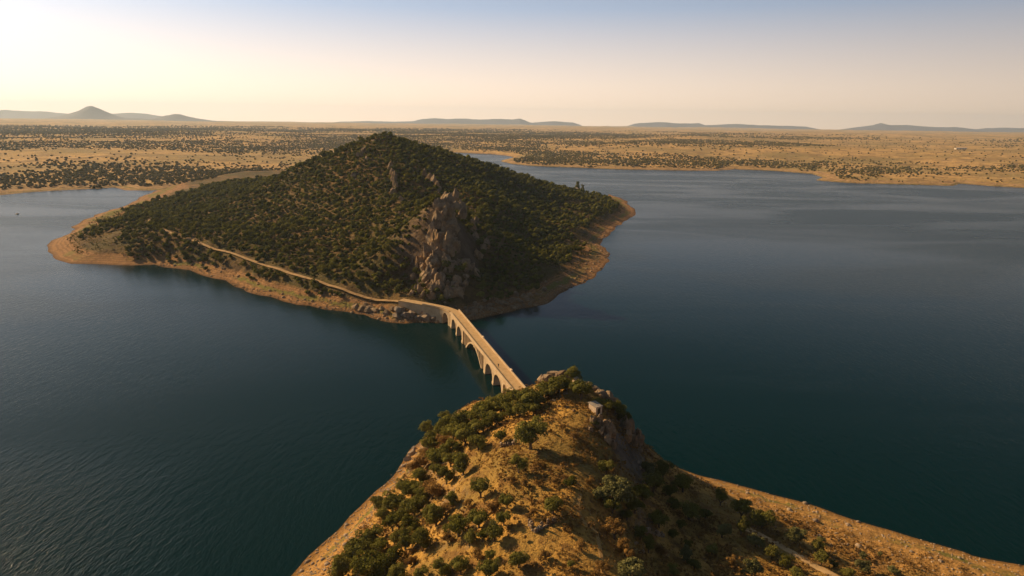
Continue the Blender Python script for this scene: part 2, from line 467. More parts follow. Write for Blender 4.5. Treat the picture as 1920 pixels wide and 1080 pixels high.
class Grid:
    def __init__(s, xs, ys_, fn):
        s.xs, s.ys = np.asarray(xs, float), np.asarray(ys_, float)
        X, Y = np.meshgrid(s.xs, s.ys)
        s.Z = fn(X, Y)
        s.X, s.Y = X, Y
    def __call__(s, x, y):
        x, y = np.asarray(x, float), np.asarray(y, float)
        i = np.clip(np.searchsorted(s.xs, x) - 1, 0, len(s.xs) - 2)
        j = np.clip(np.searchsorted(s.ys, y) - 1, 0, len(s.ys) - 2)
        fx = np.clip((x - s.xs[i]) / (s.xs[i + 1] - s.xs[i]), 0, 1)
        fy = np.clip((y - s.ys[j]) / (s.ys[j + 1] - s.ys[j]), 0, 1)
        return (s.Z[j, i] * (1 - fx) + s.Z[j, i + 1] * fx) * (1 - fy) + (s.Z[j + 1, i] * (1 - fx) + s.Z[j + 1, i + 1] * fx) * fy
    def mesh(s, name, mat):
        return mesh_obj(name, np.stack([s.X, s.Y, s.Z], -1).reshape(-1, 3), grid_faces(len(s.xs), len(s.ys)), mat, smooth=True)
    def slope(s, x, y, e=1.5):
        return np.hypot(s(x + e, y) - s(x - e, y), s(x, y + e) - s(x, y - e)) / (2 * e)

HG = Grid(np.concatenate([np.arange(-135, -66, 5), np.arange(-66, 150, 0.65), np.arange(150, 530, 8)]),
          np.concatenate([np.arange(-300, 84, 8), np.arange(84, 242, 0.65)]), head_h)
tag(HG.mesh('headland_terrain', M['headland']), 'dry golden grassy headland in the foreground', kind='structure')

# ------------------------------------------------------------------ the big hill
TRACK_PX = [(800, 571, 7.7), (760, 563, 8.2), (720, 554, 8.8), (680, 545.5, 9.5), (640, 537, 9.6), (600, 527, 9.6), (560, 516, 10), (520, 503, 10.5), (470, 486, 11.5), (430, 473, 12.5),
            (390, 461, 13.5), (360, 450, 14.5), (320, 437, 16), (292, 422, 17.5), (275, 404, 19)]
HILL_CTRL = zs(TRACK_PX) + ys([
    (715, 245, 720), (690, 257, 715), (650, 274, 720), (600, 292, 735), (560, 309, 745), (520, 326, 760), (480, 342, 780), (440, 352, 800), (400, 357, 830),
    (760, 261, 720), (800, 277, 715), (850, 294, 715), (900, 309, 725), (950, 324, 740), (1000, 341, 765), (1050, 354, 790), (1100, 366, 815)], 3.5) + ys([
    (718, 282, 665), (735, 315, 618), (746, 345, 575), (760, 372, 530), (790, 396, 470), (800, 385, 480), (835, 381, 408), (828, 400, 448), (880, 470, 412), (905, 515, 402), (792, 372, 562), (850, 402, 520),
    (815, 470, 385), (835, 450, 392), (838, 500, 375), (842, 540, 362), (790, 520, 380), (770, 540, 376),
    (850, 330, 640), (900, 360, 585), (950, 350, 705), (905, 400, 520), (950, 430, 520), (1000, 400, 640), (1000, 360, 735), (1050, 390, 715), (1050, 440, 575), (1000, 470, 480), (930, 505, 410), (960, 530, 392), (890, 545, 368),
    (1080, 430, 590), (1100, 400, 700), (1120, 385, 760),
    (600, 460, 465), (600, 400, 550), (600, 340, 640), (690, 470, 430), (690, 400, 520), (690, 340, 600), (640, 500, 420), (500, 430, 560), (500, 380, 650), (400, 420, 600), (400, 385, 720), (300, 402, 640), (330, 380, 760), (740, 440, 440), (770, 420, 455)])
HILL_CTRL += [(-60, 860, 50), (-250, 900, 35), (50, 900, 20), (-100, 980, 25), (-300, 1050, 22), (-450, 1150, 14), (-420, 1250, 12), (-220, 800, 44)]
hill_rbf = RBF(HILL_CTRL + [(p[0], p[1], 0.5) for p in HILL_POLY[::4]], 8.0)
def hill_h(x, y):
    sd = signed_dist(x, y, HILL_POLY)
    w = sstep(0, 22, sd)
    h = np.maximum(hill_rbf(x, y), 0.10 * sd) * w + (1 - w) * sd * 0.16
    inl = sstep(18, 60, sd)
    h = h + inl * 2.6 * fbm(x, y, 55, 4, 15) + 0.25 * fbm(x, y, 7, 2, 4) * sstep(1, 12, sd)
    return np.where(sd < 0, np.maximum(sd * 0.15, -3), h)
GG = Grid(np.arange(-580, 215, 2.4), np.concatenate([np.arange(325, 900, 2.4), np.arange(900, 1330, 6)]), hill_h)
tag(GG.mesh('hill_terrain', M['hill']), 'steep wooded hill across the bridge', kind='structure')

# ------------------------------------------------------------------ the plain beyond
def plain_h(x, y):
    sd = signed_dist(x, y, PLAIN_POLY)
    d = np.hypot(x, y)
    h = np.clip(sd, 0, 60) * 0.09 + sstep(40, 900, sd) * 13 + sstep(900, 5000, d) * 16 + sstep(5000, 13000, d) * 20
    h = h + sstep(50, 600, sd) * (16 * fbm(x, y, 800, 4, 31) + 5 * fbm(x, y, 220, 3, 37)) + sstep(3000, 9000, d) * 16 * fbm(x, y, 3200, 3, 41)
    return np.where(sd < 0, np.maximum(sd * 0.1, -3), np.maximum(h, np.minimum(sd * 0.02, 2.5)))
_ang = np.radians(np.linspace(-52, 52, 640))
_rad = 820 * (15500 / 820) ** (np.linspace(0, 1, 430) ** 1.0)
A_, R_ = np.meshgrid(_ang, _rad)
PXg, PYg = R_ * np.sin(A_), R_ * np.cos(A_)
PZg = plain_h(PXg, PYg)
plain = mesh_obj('plain_ground', np.stack([PXg, PYg, PZg], -1).reshape(-1, 3), grid_faces(640, 430), M['plain'], smooth=True)
tag(plain, 'rolling dry plain beyond the water', kind='structure')
def plain_z(x, y):
    a, r = np.arctan2(x, y), np.hypot(x, y)
    fa = np.clip((a - _ang[0]) / (_ang[-1] - _ang[0]) * 639, 0, 638.999)
    fr = np.clip(np.log(r / 820) / math.log(15500 / 820) * 429, 0, 428.999)
    i, j = fa.astype(int), fr.astype(int)
    fx, fy = fa - i, fr - j
    return (PZg[j, i] * (1 - fx) + PZg[j, i + 1] * fx) * (1 - fy) + (PZg[j + 1, i] * (1 - fx) + PZg[j + 1, i + 1] * fx) * fy

# ------------------------------------------------------------------ far mountains
def mountain(name, px, D, depth, label):
    P = [at_y(u, v, D) for u, v in px]
    xs = np.linspace(P[0][0], P[-1][0], max(40, int((P[-1][0] - P[0][0]) / 30)))
    top = np.interp(xs, [p[0] for p in P], [p[2] for p in P])
    top = top + np.maximum(top - 40, 0) * 0.14 * fbm(xs, xs * 0 + D, 300, 4, 3)
    t = np.linspace(-1, 1, 33)
    prof = np.maximum(1 - np.abs(t), 0) ** 1.15
    X, T = np.meshgrid(xs, t)
    Y = D + T * depth
    Zm = 15 + (np.maximum(top[None, :] - 15, 0)) * prof[:, None]
    Zm = Zm + (Zm - 15) * (1 - prof[:, None]) * 0.5 * fbm(X, Y, 700, 4, 51)
    Zm[0], Zm[-1] = -2, -2
    o = mesh_obj(name, np.stack([X, Y, Zm], -1).reshape(-1, 3), grid_faces(len(xs), 33), M['mountain'], smooth=True)
    return tag(o, label, kind='structure')
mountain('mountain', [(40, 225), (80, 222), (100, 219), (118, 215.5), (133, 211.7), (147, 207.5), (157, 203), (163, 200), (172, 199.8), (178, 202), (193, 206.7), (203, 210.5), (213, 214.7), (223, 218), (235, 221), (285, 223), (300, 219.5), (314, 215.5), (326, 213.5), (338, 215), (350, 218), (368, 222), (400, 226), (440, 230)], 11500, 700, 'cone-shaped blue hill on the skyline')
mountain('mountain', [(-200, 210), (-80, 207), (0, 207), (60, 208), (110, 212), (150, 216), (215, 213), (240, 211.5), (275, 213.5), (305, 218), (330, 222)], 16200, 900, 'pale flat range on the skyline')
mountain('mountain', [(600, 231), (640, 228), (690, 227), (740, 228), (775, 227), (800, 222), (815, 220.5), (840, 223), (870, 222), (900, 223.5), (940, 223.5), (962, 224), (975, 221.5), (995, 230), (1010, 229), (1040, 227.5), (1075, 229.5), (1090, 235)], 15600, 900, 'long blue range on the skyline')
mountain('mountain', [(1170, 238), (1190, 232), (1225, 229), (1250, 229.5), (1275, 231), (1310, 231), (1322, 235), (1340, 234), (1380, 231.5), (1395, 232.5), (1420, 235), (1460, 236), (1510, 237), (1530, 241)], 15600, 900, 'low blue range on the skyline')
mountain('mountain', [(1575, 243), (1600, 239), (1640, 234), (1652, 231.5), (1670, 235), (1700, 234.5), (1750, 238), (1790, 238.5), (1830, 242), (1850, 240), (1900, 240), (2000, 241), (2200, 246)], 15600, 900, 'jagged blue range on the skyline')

# ------------------------------------------------------------------ haze: one closed box of thin air
def haze_box():
    mb = MB()
    mb.box(-24000, 24000, -3500, 17500, -6, 430)
    m = bpy.data.materials.new('haze_air')
    m.use_nodes = True
    n, l = m.node_tree.nodes, m.node_tree.links
    n.remove(n['Principled BSDF'])
    v = n.new('ShaderNodeVolumePrincipled')
    v.inputs['Color'].default_value = (0.60, 0.77, 1.0, 1)
    v.inputs['Density'].default_value = 4.6e-5
    v.inputs['Anisotropy'].default_value = 0.25
    l.new(v.outputs[0], n['Material Output'].inputs['Volume'])
    tag(mb.build('haze', m), 'thin warm haze over the lake and plain', kind='stuff')
haze_box()

# ------------------------------------------------------------------ rock shapes
def ico(sub):
    bm = bmesh.new()
    bmesh.ops.create_icosphere(bm, subdivisions=sub, radius=1.0)
    v = np.array([p.co[:] for p in bm.verts])
    f = np.array([[q.index for q in p.verts] for p in bm.faces])
    bm.free()
    return v, f
ICO = {k: ico(k) for k in (1, 2, 3, 4)}
def noise3(v, scale, seed, octv=3):
    return (fbm(v[:, 0] + 31.7, v[:, 1] + v[:, 2] * 0.73, scale, octv, seed) + fbm(v[:, 2] + 11.3, v[:, 0] - v[:, 1] * 0.61, scale, octv, seed + 40)) * 0.5
def rock_mesh(seed, mat, sub=2, cuts=11, rough=0.06, stretch=(1, 1, 1)):
    r = np.random.default_rng(seed)
    v, f = ICO[sub][0].copy(), ICO[sub][1]
    for _ in range(cuts):
        nrm = r.normal(size=3); nrm /= np.linalg.norm(nrm)
        d = r.uniform(0.50, 0.82)
        over = np.maximum(v @ nrm - d, 0)
        v = v - over[:, None] * nrm
    v = v * (1 + rough * 2.2 * noise3(v, 0.35, seed))[:, None]
    v = v * np.array(stretch)
    me = bpy.data.meshes.new('rock')
    me.from_pydata([tuple(p) for p in v], [], [tuple(q) for q in f])
    me.materials.append(mat)
    return me
ROCKS = [rock_mesh(100 + k, M['rock'], 4, 16, 0.10) for k in range(7)]
ROCKS_PALE = [rock_mesh(200 + k, M['rock_pale'], 3, 12, 0.08) for k in range(5)]
PILLARS = [rock_mesh(300 + k, M['rock'], 4, 18, 0.20, (0.80, 0.72, 1.05)) for k in range(8)]

def hit(grid, u, v, t0=60, t1=1500, n=1400):
    """where the ray through a pixel meets a terrain grid"""
    d = ray(u, v)
    d = d / d[1]
    t = np.linspace(t0, t1, n)
    P = CAM[None] + d[None] * t[:, None]
    under = P[:, 2] < np.maximum(grid(P[:, 0], P[:, 1]), 0.0)
    k = int(np.argmax(under)) if under.any() else n - 1
    a, b = t[max(k - 1, 0)], t[k]
    for _ in range(12):
        m_ = (a + b) / 2
        p = CAM + d * m_
        if p[2] < max(float(grid(p[0], p[1])), 0.0): b = m_
        else: a = m_
    p = CAM + d * b
    return np.array([p[0], p[1], float(grid(p[0], p[1]))])
def mpp(p):
    """metres per photograph pixel at a point"""
    return float((p - CAM) @ FF) / FPX
hh = lambda u, v: hit(HG, u, v, 60, 300, 700)
hg = lambda u, v: hit(GG, u, v, 320, 1000, 1000)

def outcrop(name, label, grid, pieces, meshes, cat='rock', sink=0.25, seed=1, part='boulder', grow=1.0):
    """one rock mass: its separate blocks are parts. pieces: (u, v, width px, height factor)"""
    r = np.random.default_rng(seed)
    P = [hit(grid, u, v, 60 if grid is HG else 320, 320 if grid is HG else 1000, 900) for u, v, w, hf in pieces]
    if grid is HG:          # keep every block on the near side of the crest
        for k, (u, v, w, hf) in enumerate(pieces):
            while P[k][1] > 194 and v < 760:
                v += 2
                P[k] = hit(grid, u, v, 60, 320, 900)
    base = np.mean(P, axis=0)
    root = empty(name, tuple(base))
    tag(root, label, cat)
    for p, (u, v, w, hf) in zip(P, pieces):
        w = w * grow
        o = link(part, meshes[int(r.integers(len(meshes)))], root)
        s = w * mpp(p) * 0.62
        o.scale = (s * r.uniform(.85, 1.2), s * r.uniform(.85, 1.2), s * hf)
        o.rotation_euler = (r.uniform(-.25, .25), r.uniform(-.25, .25), r.uniform(0, 6.28))
        q = p - base
        o.location = (q[0], q[1], q[2] + s * hf * (0.5 - sink))
    return root

# ------------------------------------------------------------------ tracks
def ribbon(name, pts, width, grid, lift, mat, label, per=8, cross=5):
    P = smooth_poly(pts, per)
    T = np.gradient(P, axis=0)
    T /= np.linalg.norm(T, axis=1)[:, None] + 1e-9
    N = np.stack([-T[:, 1], T[:, 0]], 1)
    offs = np.linspace(-.5, .5, cross)
    w = width * (1 + 0.18 * fbm(P[:, 0], P[:, 1], 9, 2, 77))
    V = P[:, None, :] + N[:, None, :] * offs[None, :, None] * w[:, None, None]
    Z = np.maximum(grid(V[..., 0], V[..., 1]), np.max(grid(V[..., 0], V[..., 1]), axis=1, keepdims=True) - 0.25) + lift
    Z[:, 0] -= lift * 1.6; Z[:, -1] -= lift * 1.6
    o = mesh_obj(name, np.concatenate([V, Z[..., None]], -1).reshape(-1, 3), grid_faces(cross, len(P)), mat, smooth=True)
    return tag(o, label, kind='structure')
hill_track = ribbon('dirt_track', [tuple(at_z(u, v, z)[:2]) for u, v, z in TRACK_PX], 2.5, GG, 0.30, M['track'], 'pale dirt track along the foot of the hill')
ribbon('dirt_track', [tuple(hh(u, v)[:2]) for u, v in ((1392, 990), (1430, 1007), (1470, 1028), (1510, 1050), (1556, 1076))] + [tuple(at_z(1640, 1130, 6)[:2])], 2.6, HG, 0.12, M['road'], 'orange dirt track on the headland')
ribbon('footpath', [tuple(hh(u, v)[:2]) for u, v in ((1088, 925), (1084, 955), (1100, 985), (1118, 1000), (1126, 1040), (1130, 1076))], 0.9, HG, 0.05, M['path'], 'worn footpath along the headland top')

# ------------------------------------------------------------------ bridge
DZ = 7.5
A0 = at_z(846, 586, DZ); B0 = at_z(961, 730, DZ)
BD = (B0 - A0) / np.linalg.norm(B0 - A0)
BN = np.array([-BD[1], BD[0], 0.0])           # toward the far right side of the deck
BWID = 5.2
bridge = empty('arched_bridge', (A0[0] + BD[0] * 50, A0[1] + BD[1] * 50, 0), 0)
tag(bridge, 'long tan concrete arch bridge crossing the water to the hill', 'bridge')
BO = np.array([A0[0] + BD[0] * 50, A0[1] + BD[1] * 50, 0])
def bw(s, o, z):
    """chainage from the hill, offset from the left edge, height -> local to the bridge"""
    p = A0 + BD * s + BN * (o - 0.5)
    return (p[0] - BO[0], p[1] - BO[1], z)
def bbox(mb, s0, s1, o0, o1, z0, z1):
    mb.box8([bw(s0, o1, z0), bw(s0, o0, z0), bw(s1, o0, z0), bw(s1, o1, z0), bw(s0, o1, z1), bw(s0, o0, z1), bw(s1, o0, z1), bw(s1, o1, z1)])
S_END = 124.0
def strip(mb, rows):
    """closed prism swept through rows of equal-length rings"""
    k = len(rows[0]); b = len(mb.v)
    for r_ in rows: mb.v += [tuple(map(float, p)) for p in r_]
    for i in range(len(rows) - 1):
        for j in range(k):
            a, c = b + i * k + j, b + i * k + (j + 1) % k
            mb.f.append((a, c, c + k, a + k))
    mb.f.append(tuple(b + j for j in range(k))[::-1])
    mb.f.append(tuple(b + (len(rows) - 1) * k + j for j in range(k)))
m_ = MB(); bbox(m_, -3.2, S_END, 0, BWID, DZ - 0.75, DZ); m_.build('deck', M['concrete'], bridge)
m_ = MB(); bbox(m_, -2.5, S_END, 0.42, BWID - 0.42, DZ + 0.004, DZ + 0.03); m_.build('carriageway', M['road'], bridge)
for o0 in (0.0, BWID - 0.36):
    m_ = MB()
    bbox(m_, -2.6 if o0 else 1.0, S_END, o0 + 0.03, o0 + 0.33, DZ + 0.003, DZ + 0.62)
    bbox(m_, -2.7 if o0 else 0.9, S_END, o0 - 0.06, o0 + 0.42, DZ + 0.62, DZ + 0.74)
    m_.build('parapet', M['concrete'], bridge)
m_ = MB(); bbox(m_, -1, S_END, -0.22, -0.003, DZ - 0.42, DZ - 0.10); m_.build('cornice', M['concrete'], bridge)
m_ = MB(); bbox(m_, -1, S_END, BWID + 0.003, BWID + 0.22, DZ - 0.42, DZ - 0.10); m_.build('cornice', M['concrete'], bridge)
for s_ in (45.5, 88.0):      # raised blocks on the far parapet
    m_ = MB(); bbox(m_, s_ - .9, s_ + .9, BWID - 0.44, BWID + 0.12, DZ + 0.74, DZ + 1.25); m_.build('parapet_block', M['plaster'], bridge)
def pier(s_, w, ztop, flare=0.25, zbot=-3.0, o0=0.12, o1=None):
    o1 = BWID - 0.12 if o1 is None else o1
    m_ = MB()
    ring = lambda g, z: [bw(s_ - w / 2 - g, o0 - g, z), bw(s_ + w / 2 + g, o0 - g, z), bw(s_ + w / 2 + g, o1 + g, z), bw(s_ - w / 2 - g, o1 + g, z)]
    strip(m_, [ring(flare, zbot), ring(flare, 0.9), ring(flare * .45, 1.25), ring(0, ztop)])
    return m_.build('pier', M['concrete'], bridge)
def arch_wall(s0, s1, spring, rise, ztop, thick=None):
    """spandrel wall between two piers with a round-headed opening through its width"""
    m_ = MB()
    n_ = 14
    th = np.linspace(math.pi, 0, n_ + 1)
    cs, hw = (s0 + s1) / 2, (s1 - s0) / 2
    lo = [(cs + hw * math.cos(a), spring + rise * math.sin(a)) for a in th]
    rows = []
    for s_, z in lo:
        rows.append([bw(s_, 0.16, z), bw(s_, BWID - 0.16, z), bw(s_, BWID - 0.16, ztop), bw(s_, 0.16, ztop)])
    strip(m_, rows)
    w_ = m_.build('spandrel_wall', M['concrete'], bridge)
    m_ = MB()      # raised arch ring
    rows = []
    for a in th:
        c_, s2 = math.cos(a), math.sin(a)
        rows.append([bw(cs + hw * .97 * c_, 0.02, spring + rise * .97 * s2), bw(cs + hw * .97 * c_, BWID - 0.02, spring + rise * .97 * s2),
                     bw(cs + (hw + .38) * c_, BWID - 0.02, spring + (rise + .38) * s2), bw(cs + (hw + .38) * c_, 0.02, spring + (rise + .38) * s2)])
    strip(m_, rows)
    m_.build('arch_ring', M['concrete'], w_)
UND = DZ - 0.76
for s_, w in ((1.2, 2.6), (14.0, 1.5), (26.6, 2.0), (67.2, 2.0), (80.0, 1.5), (93.0, 1.8), (98.6, .8), (103.4, .8), (108.2, .8), (113.0, .8)):
    pier(s_, w, UND, 0.28 if w > 1 else 0.1)
for s0, s1 in ((2.5, 13.25), (14.75, 25.6), (68.2, 79.25), (80.75, 92.1)):
    arch_wall(s0, s1, 1.9, 4.2, UND)
for s0, s1 in ((93.9, 98.2), (99.0, 103.0), (103.8, 107.8), (108.6, 112.6)):
    arch_wall(s0, s1, 4.2, 1.9, UND)
# the main span: two ribs, cross walls as columns
SA, SB = 30.0, 64.0
def arch_z(s_):
    t = (s_ - (SA + SB) / 2) / ((SB - SA) / 2)
    return -2.6 + 8.9 * (1 - t * t)
for o0, o1 in ((0.15, 1.55), (BWID - 1.55, BWID - 0.15)):
    m_ = MB(); rows = []
    for s_ in np.linspace(SA, SB, 33):
        z = arch_z(s_); th = 0.75 + 0.35 * abs((s_ - 47) / 17)
        rows.append([bw(s_, o0, z - th), bw(s_, o1, z - th), bw(s_, o1, z), bw(s_, o0, z)])
    strip(m_, rows); m_.build('arch_rib', M['concrete'], bridge)
for s_ in (29.6, 32.4, 35.2, 38.0, 40.8, 53.2, 56.0, 58.8, 61.6, 64.4):
    zb = max(arch_z(min(max(s_, SA), SB)) - 0.3, -2.5)
    for o0, o1 in ((0.35, 1.25), (BWID - 1.25, BWID - 0.35)):
        m_ = MB(); bbox(m_, s_ - .27, s_ + .27, o0, o1, zb, UND); m_.build('column', M['concrete'], bridge)
m_ = MB(); bbox(m_, 27.62, 66.18, 0.3, BWID - 0.3, UND - 0.35, UND - 0.004); m_.build('deck_beam', M['concrete'], bridge)

# curved approach on the hill side: viaduct wall with one tall opening, and its road
AP = smooth_poly([tuple((A0 + BD * 2.6 + BN * (BWID / 2 - .5))[:2]), tuple((A0 + BD * -1.0 + BN * (BWID / 2 - .5))[:2]), tuple(at_z(838, 578.5, DZ)[:2]), tuple(at_z(822, 575, DZ)[:2]), tuple(at_z(800, 571, DZ + .1)[:2]), tuple(at_z(775, 566, DZ + .4)[:2]), tuple(at_z(752, 561.5, DZ + .7)[:2])], 7)
_T = np.gradient(AP, axis=0); _T /= np.linalg.norm(_T, axis=1)[:, None]
_N = np.stack([-_T[:, 1], _T[:, 0]], 1)      # one side of travel
if ((_N[10] @ np.array([0, -1.0])) < 0): _N = -_N   # point toward the camera side
appr = empty('approach_wall', (float(AP[20, 0]), float(AP[20, 1]), 0))
tag(appr, 'curved tan retaining wall carrying the road from the bridge onto the hill', 'retaining wall')
AO = np.array([AP[20, 0], AP[20, 1]])
def ap(i, off, z):
    p = AP[i] + _N[i] * off
    return (p[0] - AO[0], p[1] - AO[1], z)
zr = [DZ + 0.7 * max(0, (i - 14) / (len(AP) - 15)) for i in range(len(AP))]
m_ = MB(); strip(m_, [[ap(i, 2.5, zr[i] - .6), ap(i, -2.5, zr[i] - .6), ap(i, -2.5, zr[i] + .045), ap(i, 2.5, zr[i] + .045)] for i in range(6, len(AP))]); m_.build('road_slab', M['road'], appr)
m_ = MB(); strip(m_, [[ap(i, 2.62, -2.5), ap(i, 2.0, -2.5), ap(i, 2.0, zr[i] - .62), ap(i, 2.45, zr[i] - .62)] for i in range(16, len(AP))]); m_.build('wall_face', M['concrete'], appr)
m_ = MB(); strip(m_, [[ap(i, 2.40, zr[i] + .05), ap(i, 2.12, zr[i] + .05), ap(i, 2.12, zr[i] + .62), ap(i, 2.40, zr[i] + .62)] for i in range(9, 30)]); m_.build('parapet', M['concrete'], appr)
for i0, i1 in ((8, 10), (15, 17)):
    m_ = MB(); strip(m_, [[ap(i, 2.44, -2.6), ap(i, -2.44, -2.6), ap(i, -2.44, zr[i] - .61), ap(i, 2.44, zr[i] - .61)] for i in range(i0, i1 + 1)]); m_.build('pier', M['concrete'], appr)
m_ = MB()
strip(m_, [[ap(i, 2.4, z), ap(i, -2.4, z), ap(i, -2.4, zr[i] - .61), ap(i, 2.4, zr[i] - .61)] for i, z in zip(range(10, 16), (3.2, 5.2, 5.9, 5.9, 5.2, 3.2))]); m_.build('arch_head', M['concrete'], appr)

# ------------------------------------------------------------------ a walker on the bridge
def person(p, rz):
    V = [(0, 0, .95), (0, 0, 1.15), (0, 0, 1.38), (0, 0, 1.52), (0, .02, 1.66), (-.19, 0, 1.40), (-.27, -.03, 1.12), (-.25, .08, .88), (.19, 0, 1.40), (.27, .03, 1.12), (.25, -.1, .88),
         (-.10, 0, .90), (-.10, .12, .50), (-.10, .04, .08), (-.10, .20, .04), (.10, 0, .90), (.10, -.04, .50), (.10, -.22, .09), (.10, -.08, .04)]
    Ed = [(0, 1), (1, 2), (2, 3), (3, 4), (2, 5), (5, 6), (6, 7), (2, 8), (8, 9), (9, 10), (0, 11), (11, 12), (12, 13), (13, 14), (0, 15), (15, 16), (16, 17), (17, 18)]
    R = [.15, .14, .16, .065, .105, .07, .05, .035, .07, .05, .035, .10, .07, .05, .04, .10, .07, .05, .04]
    me = bpy.data.meshes.new('person')
    me.from_pydata(V, Ed, [])
    mm, n, l, b = new_mat('dark_clothing'); b.inputs['Base Color'].default_value = (0.03, 0.03, 0.035, 1)
    me.materials.append(mm)
    o = link('person', me, None, p); o.rotation_euler = (0, 0, rz)
    sk = o.modifiers.new('skin', 'SKIN')
    for k, r in enumerate(R):
        me.skin_vertices[0].data[k].radius = (r, r)
    me.skin_vertices[0].data[0].use_root = True
    ss = o.modifiers.new('sub', 'SUBSURF'); ss.levels = 1; ss.render_levels = 1
    return tag(o, 'person in dark clothes walking on the bridge deck', 'person')
_p = at_z(934.5, 689, DZ + .03)
person((_p[0], _p[1], DZ + .03), math.atan2(BD[1], BD[0]) - math.pi / 2)

# ------------------------------------------------------------------ rock outcrops
outcrop('rock_outcrop', 'pale jagged rock crown on the headland tip beside the bridge end', HG,
        [(1018, 706, 12, .8), (1027, 702, 13, .8), (1038, 700, 14, .7), (1050, 698, 12, .7), (1060, 697, 12, .6), (1068, 700, 10, .6), (1020, 712, 10, .7), (1033, 710, 9, .6), (1045, 706, 8, .6), (1035, 717, 8, .5)], ROCKS, seed=3, grow=2.0)
outcrop('rock_outcrop', 'bare stepped rock rim right behind the small hut', HG,
        [(1103, 724, 9, .8), (1116, 731, 12, .8), (1126, 737, 13, .8), (1136, 742, 14, .8), (1146, 750, 14, 1), (1150, 760, 13, 1.2), (1140, 752, 10, .9), (1128, 744, 9, .7)], ROCKS, seed=5, grow=1.7)
outcrop('rock_outcrop', 'grey upright rock bluff below the small hut', HG,
        [(1112, 795, 16, 1.4), (1122, 800, 18, 1.5), (1134, 806, 20, 1.6), (1145, 815, 20, 1.8), (1140, 828, 16, 1.4), (1128, 812, 14, 1.3), (1108, 806, 10, 1), (1150, 836, 14, 1.4)], PILLARS, seed=6, grow=1.25)
outcrop('rock_outcrop', 'steep dark rock bluff standing over the water east of the hut', HG,
        [(1172, 806, 18, 1.6), (1184, 812, 20, 1.7), (1194, 822, 18, 1.7), (1198, 834, 16, 1.6), (1186, 832, 18, 1.7), (1176, 826, 16, 1.5), (1200, 846, 12, 1.1), (1166, 796, 14, 1.3)], PILLARS, seed=8, grow=1.25)
outcrop('rock_outcrop', 'pale slanted rocks at the waterline on the west shore of the headland', HG,
        [(764, 862, 12, 1.1), (772, 852, 12, 1.2), (758, 874, 10, .8), (768, 872, 11, .7), (780, 864, 10, .8), (748, 884, 8, .5), (734, 890, 5, .5), (776, 842, 9, 1)], ROCKS_PALE, seed=9)
outcrop('rock_outcrop', 'low brown boulders scattered on the golden slope below the rock crown', HG,
        [(1060, 738, 7, .6), (1052, 744, 6, .5), (1040, 752, 8, .5), (1030, 757, 6, .5), (1063, 764, 7, .5), (1076, 770, 6, .5), (1048, 762, 6, .5), (1020, 775, 6, .5), (1034, 785, 5, .5)], ROCKS, seed=10, grow=1.3)
outcrop('rock_outcrop', 'thin pale standing stones beside the shadowed oaks on the east slope', HG,
        [(1197, 868, 6, 1.8), (1200, 878, 7, 1.2), (1206, 882, 6, .9)], ROCKS_PALE, seed=11)
outcrop('rock_outcrop', 'reddish broken boulders in the middle of the east slope', HG,
        [(1198, 972, 10, .9), (1206, 978, 9, .7), (1204, 962, 8, .7), (1192, 1020, 8, 1), (1206, 1035, 7, 1.2)], ROCKS, seed=12)
# the crag above the far end of the bridge
r_ = np.random.default_rng(14)
pieces = []
for k in range(60):
    t = r_.uniform(0, 1)
    v_ = 392 + t * 165
    half = 10 + 44 * t ** .9
    u_ = 836 + r_.uniform(-1, .8) * half + 4 * t
    pieces.append((u_, v_, r_.uniform(11, 24), r_.uniform(.8, 1.4)))
pieces += [(835, 386, 26, 1.4), (848, 390, 26, 1.5), (826, 396, 22, 1.3), (860, 402, 26, 1.5), (838, 396, 20, 1.3), (866, 412, 20, 1.4), (822, 408, 16, 1.2), (815, 462, 20, 1.8), (800, 480, 18, 1.5), (838, 470, 22, 1.8), (824, 545, 18, 1.4), (806, 552, 16, 1.2), (790, 548, 16, 1.1), (842, 552, 18, 1.4), (782, 500, 12, 1.2), (776, 520, 12, 1.1), (812, 430, 16, 1.3), (806, 448, 16, 1.4), (796, 505, 16, 1.2), (812, 515, 18, 1.3), (788, 535, 14, 1.1), (818, 492, 18, 1.5), (800, 530, 16, 1.1), (772, 552, 12, .9)]
pieces += [(r_.uniform(776, 872), r_.uniform(490, 562), r_.uniform(9, 18), r_.uniform(.8, 1.3)) for k in range(26)]
outcrop('rock_crag', 'tall bare rock crag rising above the far end of the bridge', GG, pieces, PILLARS, sink=.30, seed=15, grow=1.25, part='rock_slab')
pieces = [(870 + r_.uniform(0, 45), 420 + k * 12 + r_.uniform(-5, 5), r_.uniform(18, 28), r_.uniform(.8, 1.3)) for k in range(9)]
outcrop('rock_crag', 'shaded rock face on the right flank of the big crag', GG, pieces, PILLARS, sink=.5, seed=16, part='rock_slab')
outcrop('rock_ridge', 'narrow sunlit rock rib running up the hill toward its summit', GG,
        [(731, 318, 10, 1.5), (735, 330, 11, 1.7), (740, 342, 12, 1.8), (741, 355, 12, 1.8), (738, 366, 10, 1.4), (757, 384, 11, 1.5), (754, 396, 10, 1.3), (750, 404, 8, 1)], PILLARS, sink=.30, seed=17, grow=1.5, part='rock_slab')
outcrop('rock_ridge', 'small rock teeth high on the left shoulder of the hill', GG,
        [(676, 293, 9, 1.2), (684, 287, 9, 1.2), (690, 300, 8, 1), (662, 333, 9, 1), (667, 326, 7, 1), (700, 268, 8, .9)], PILLARS, sink=.30, seed=18, grow=1.5, part='rock_slab')
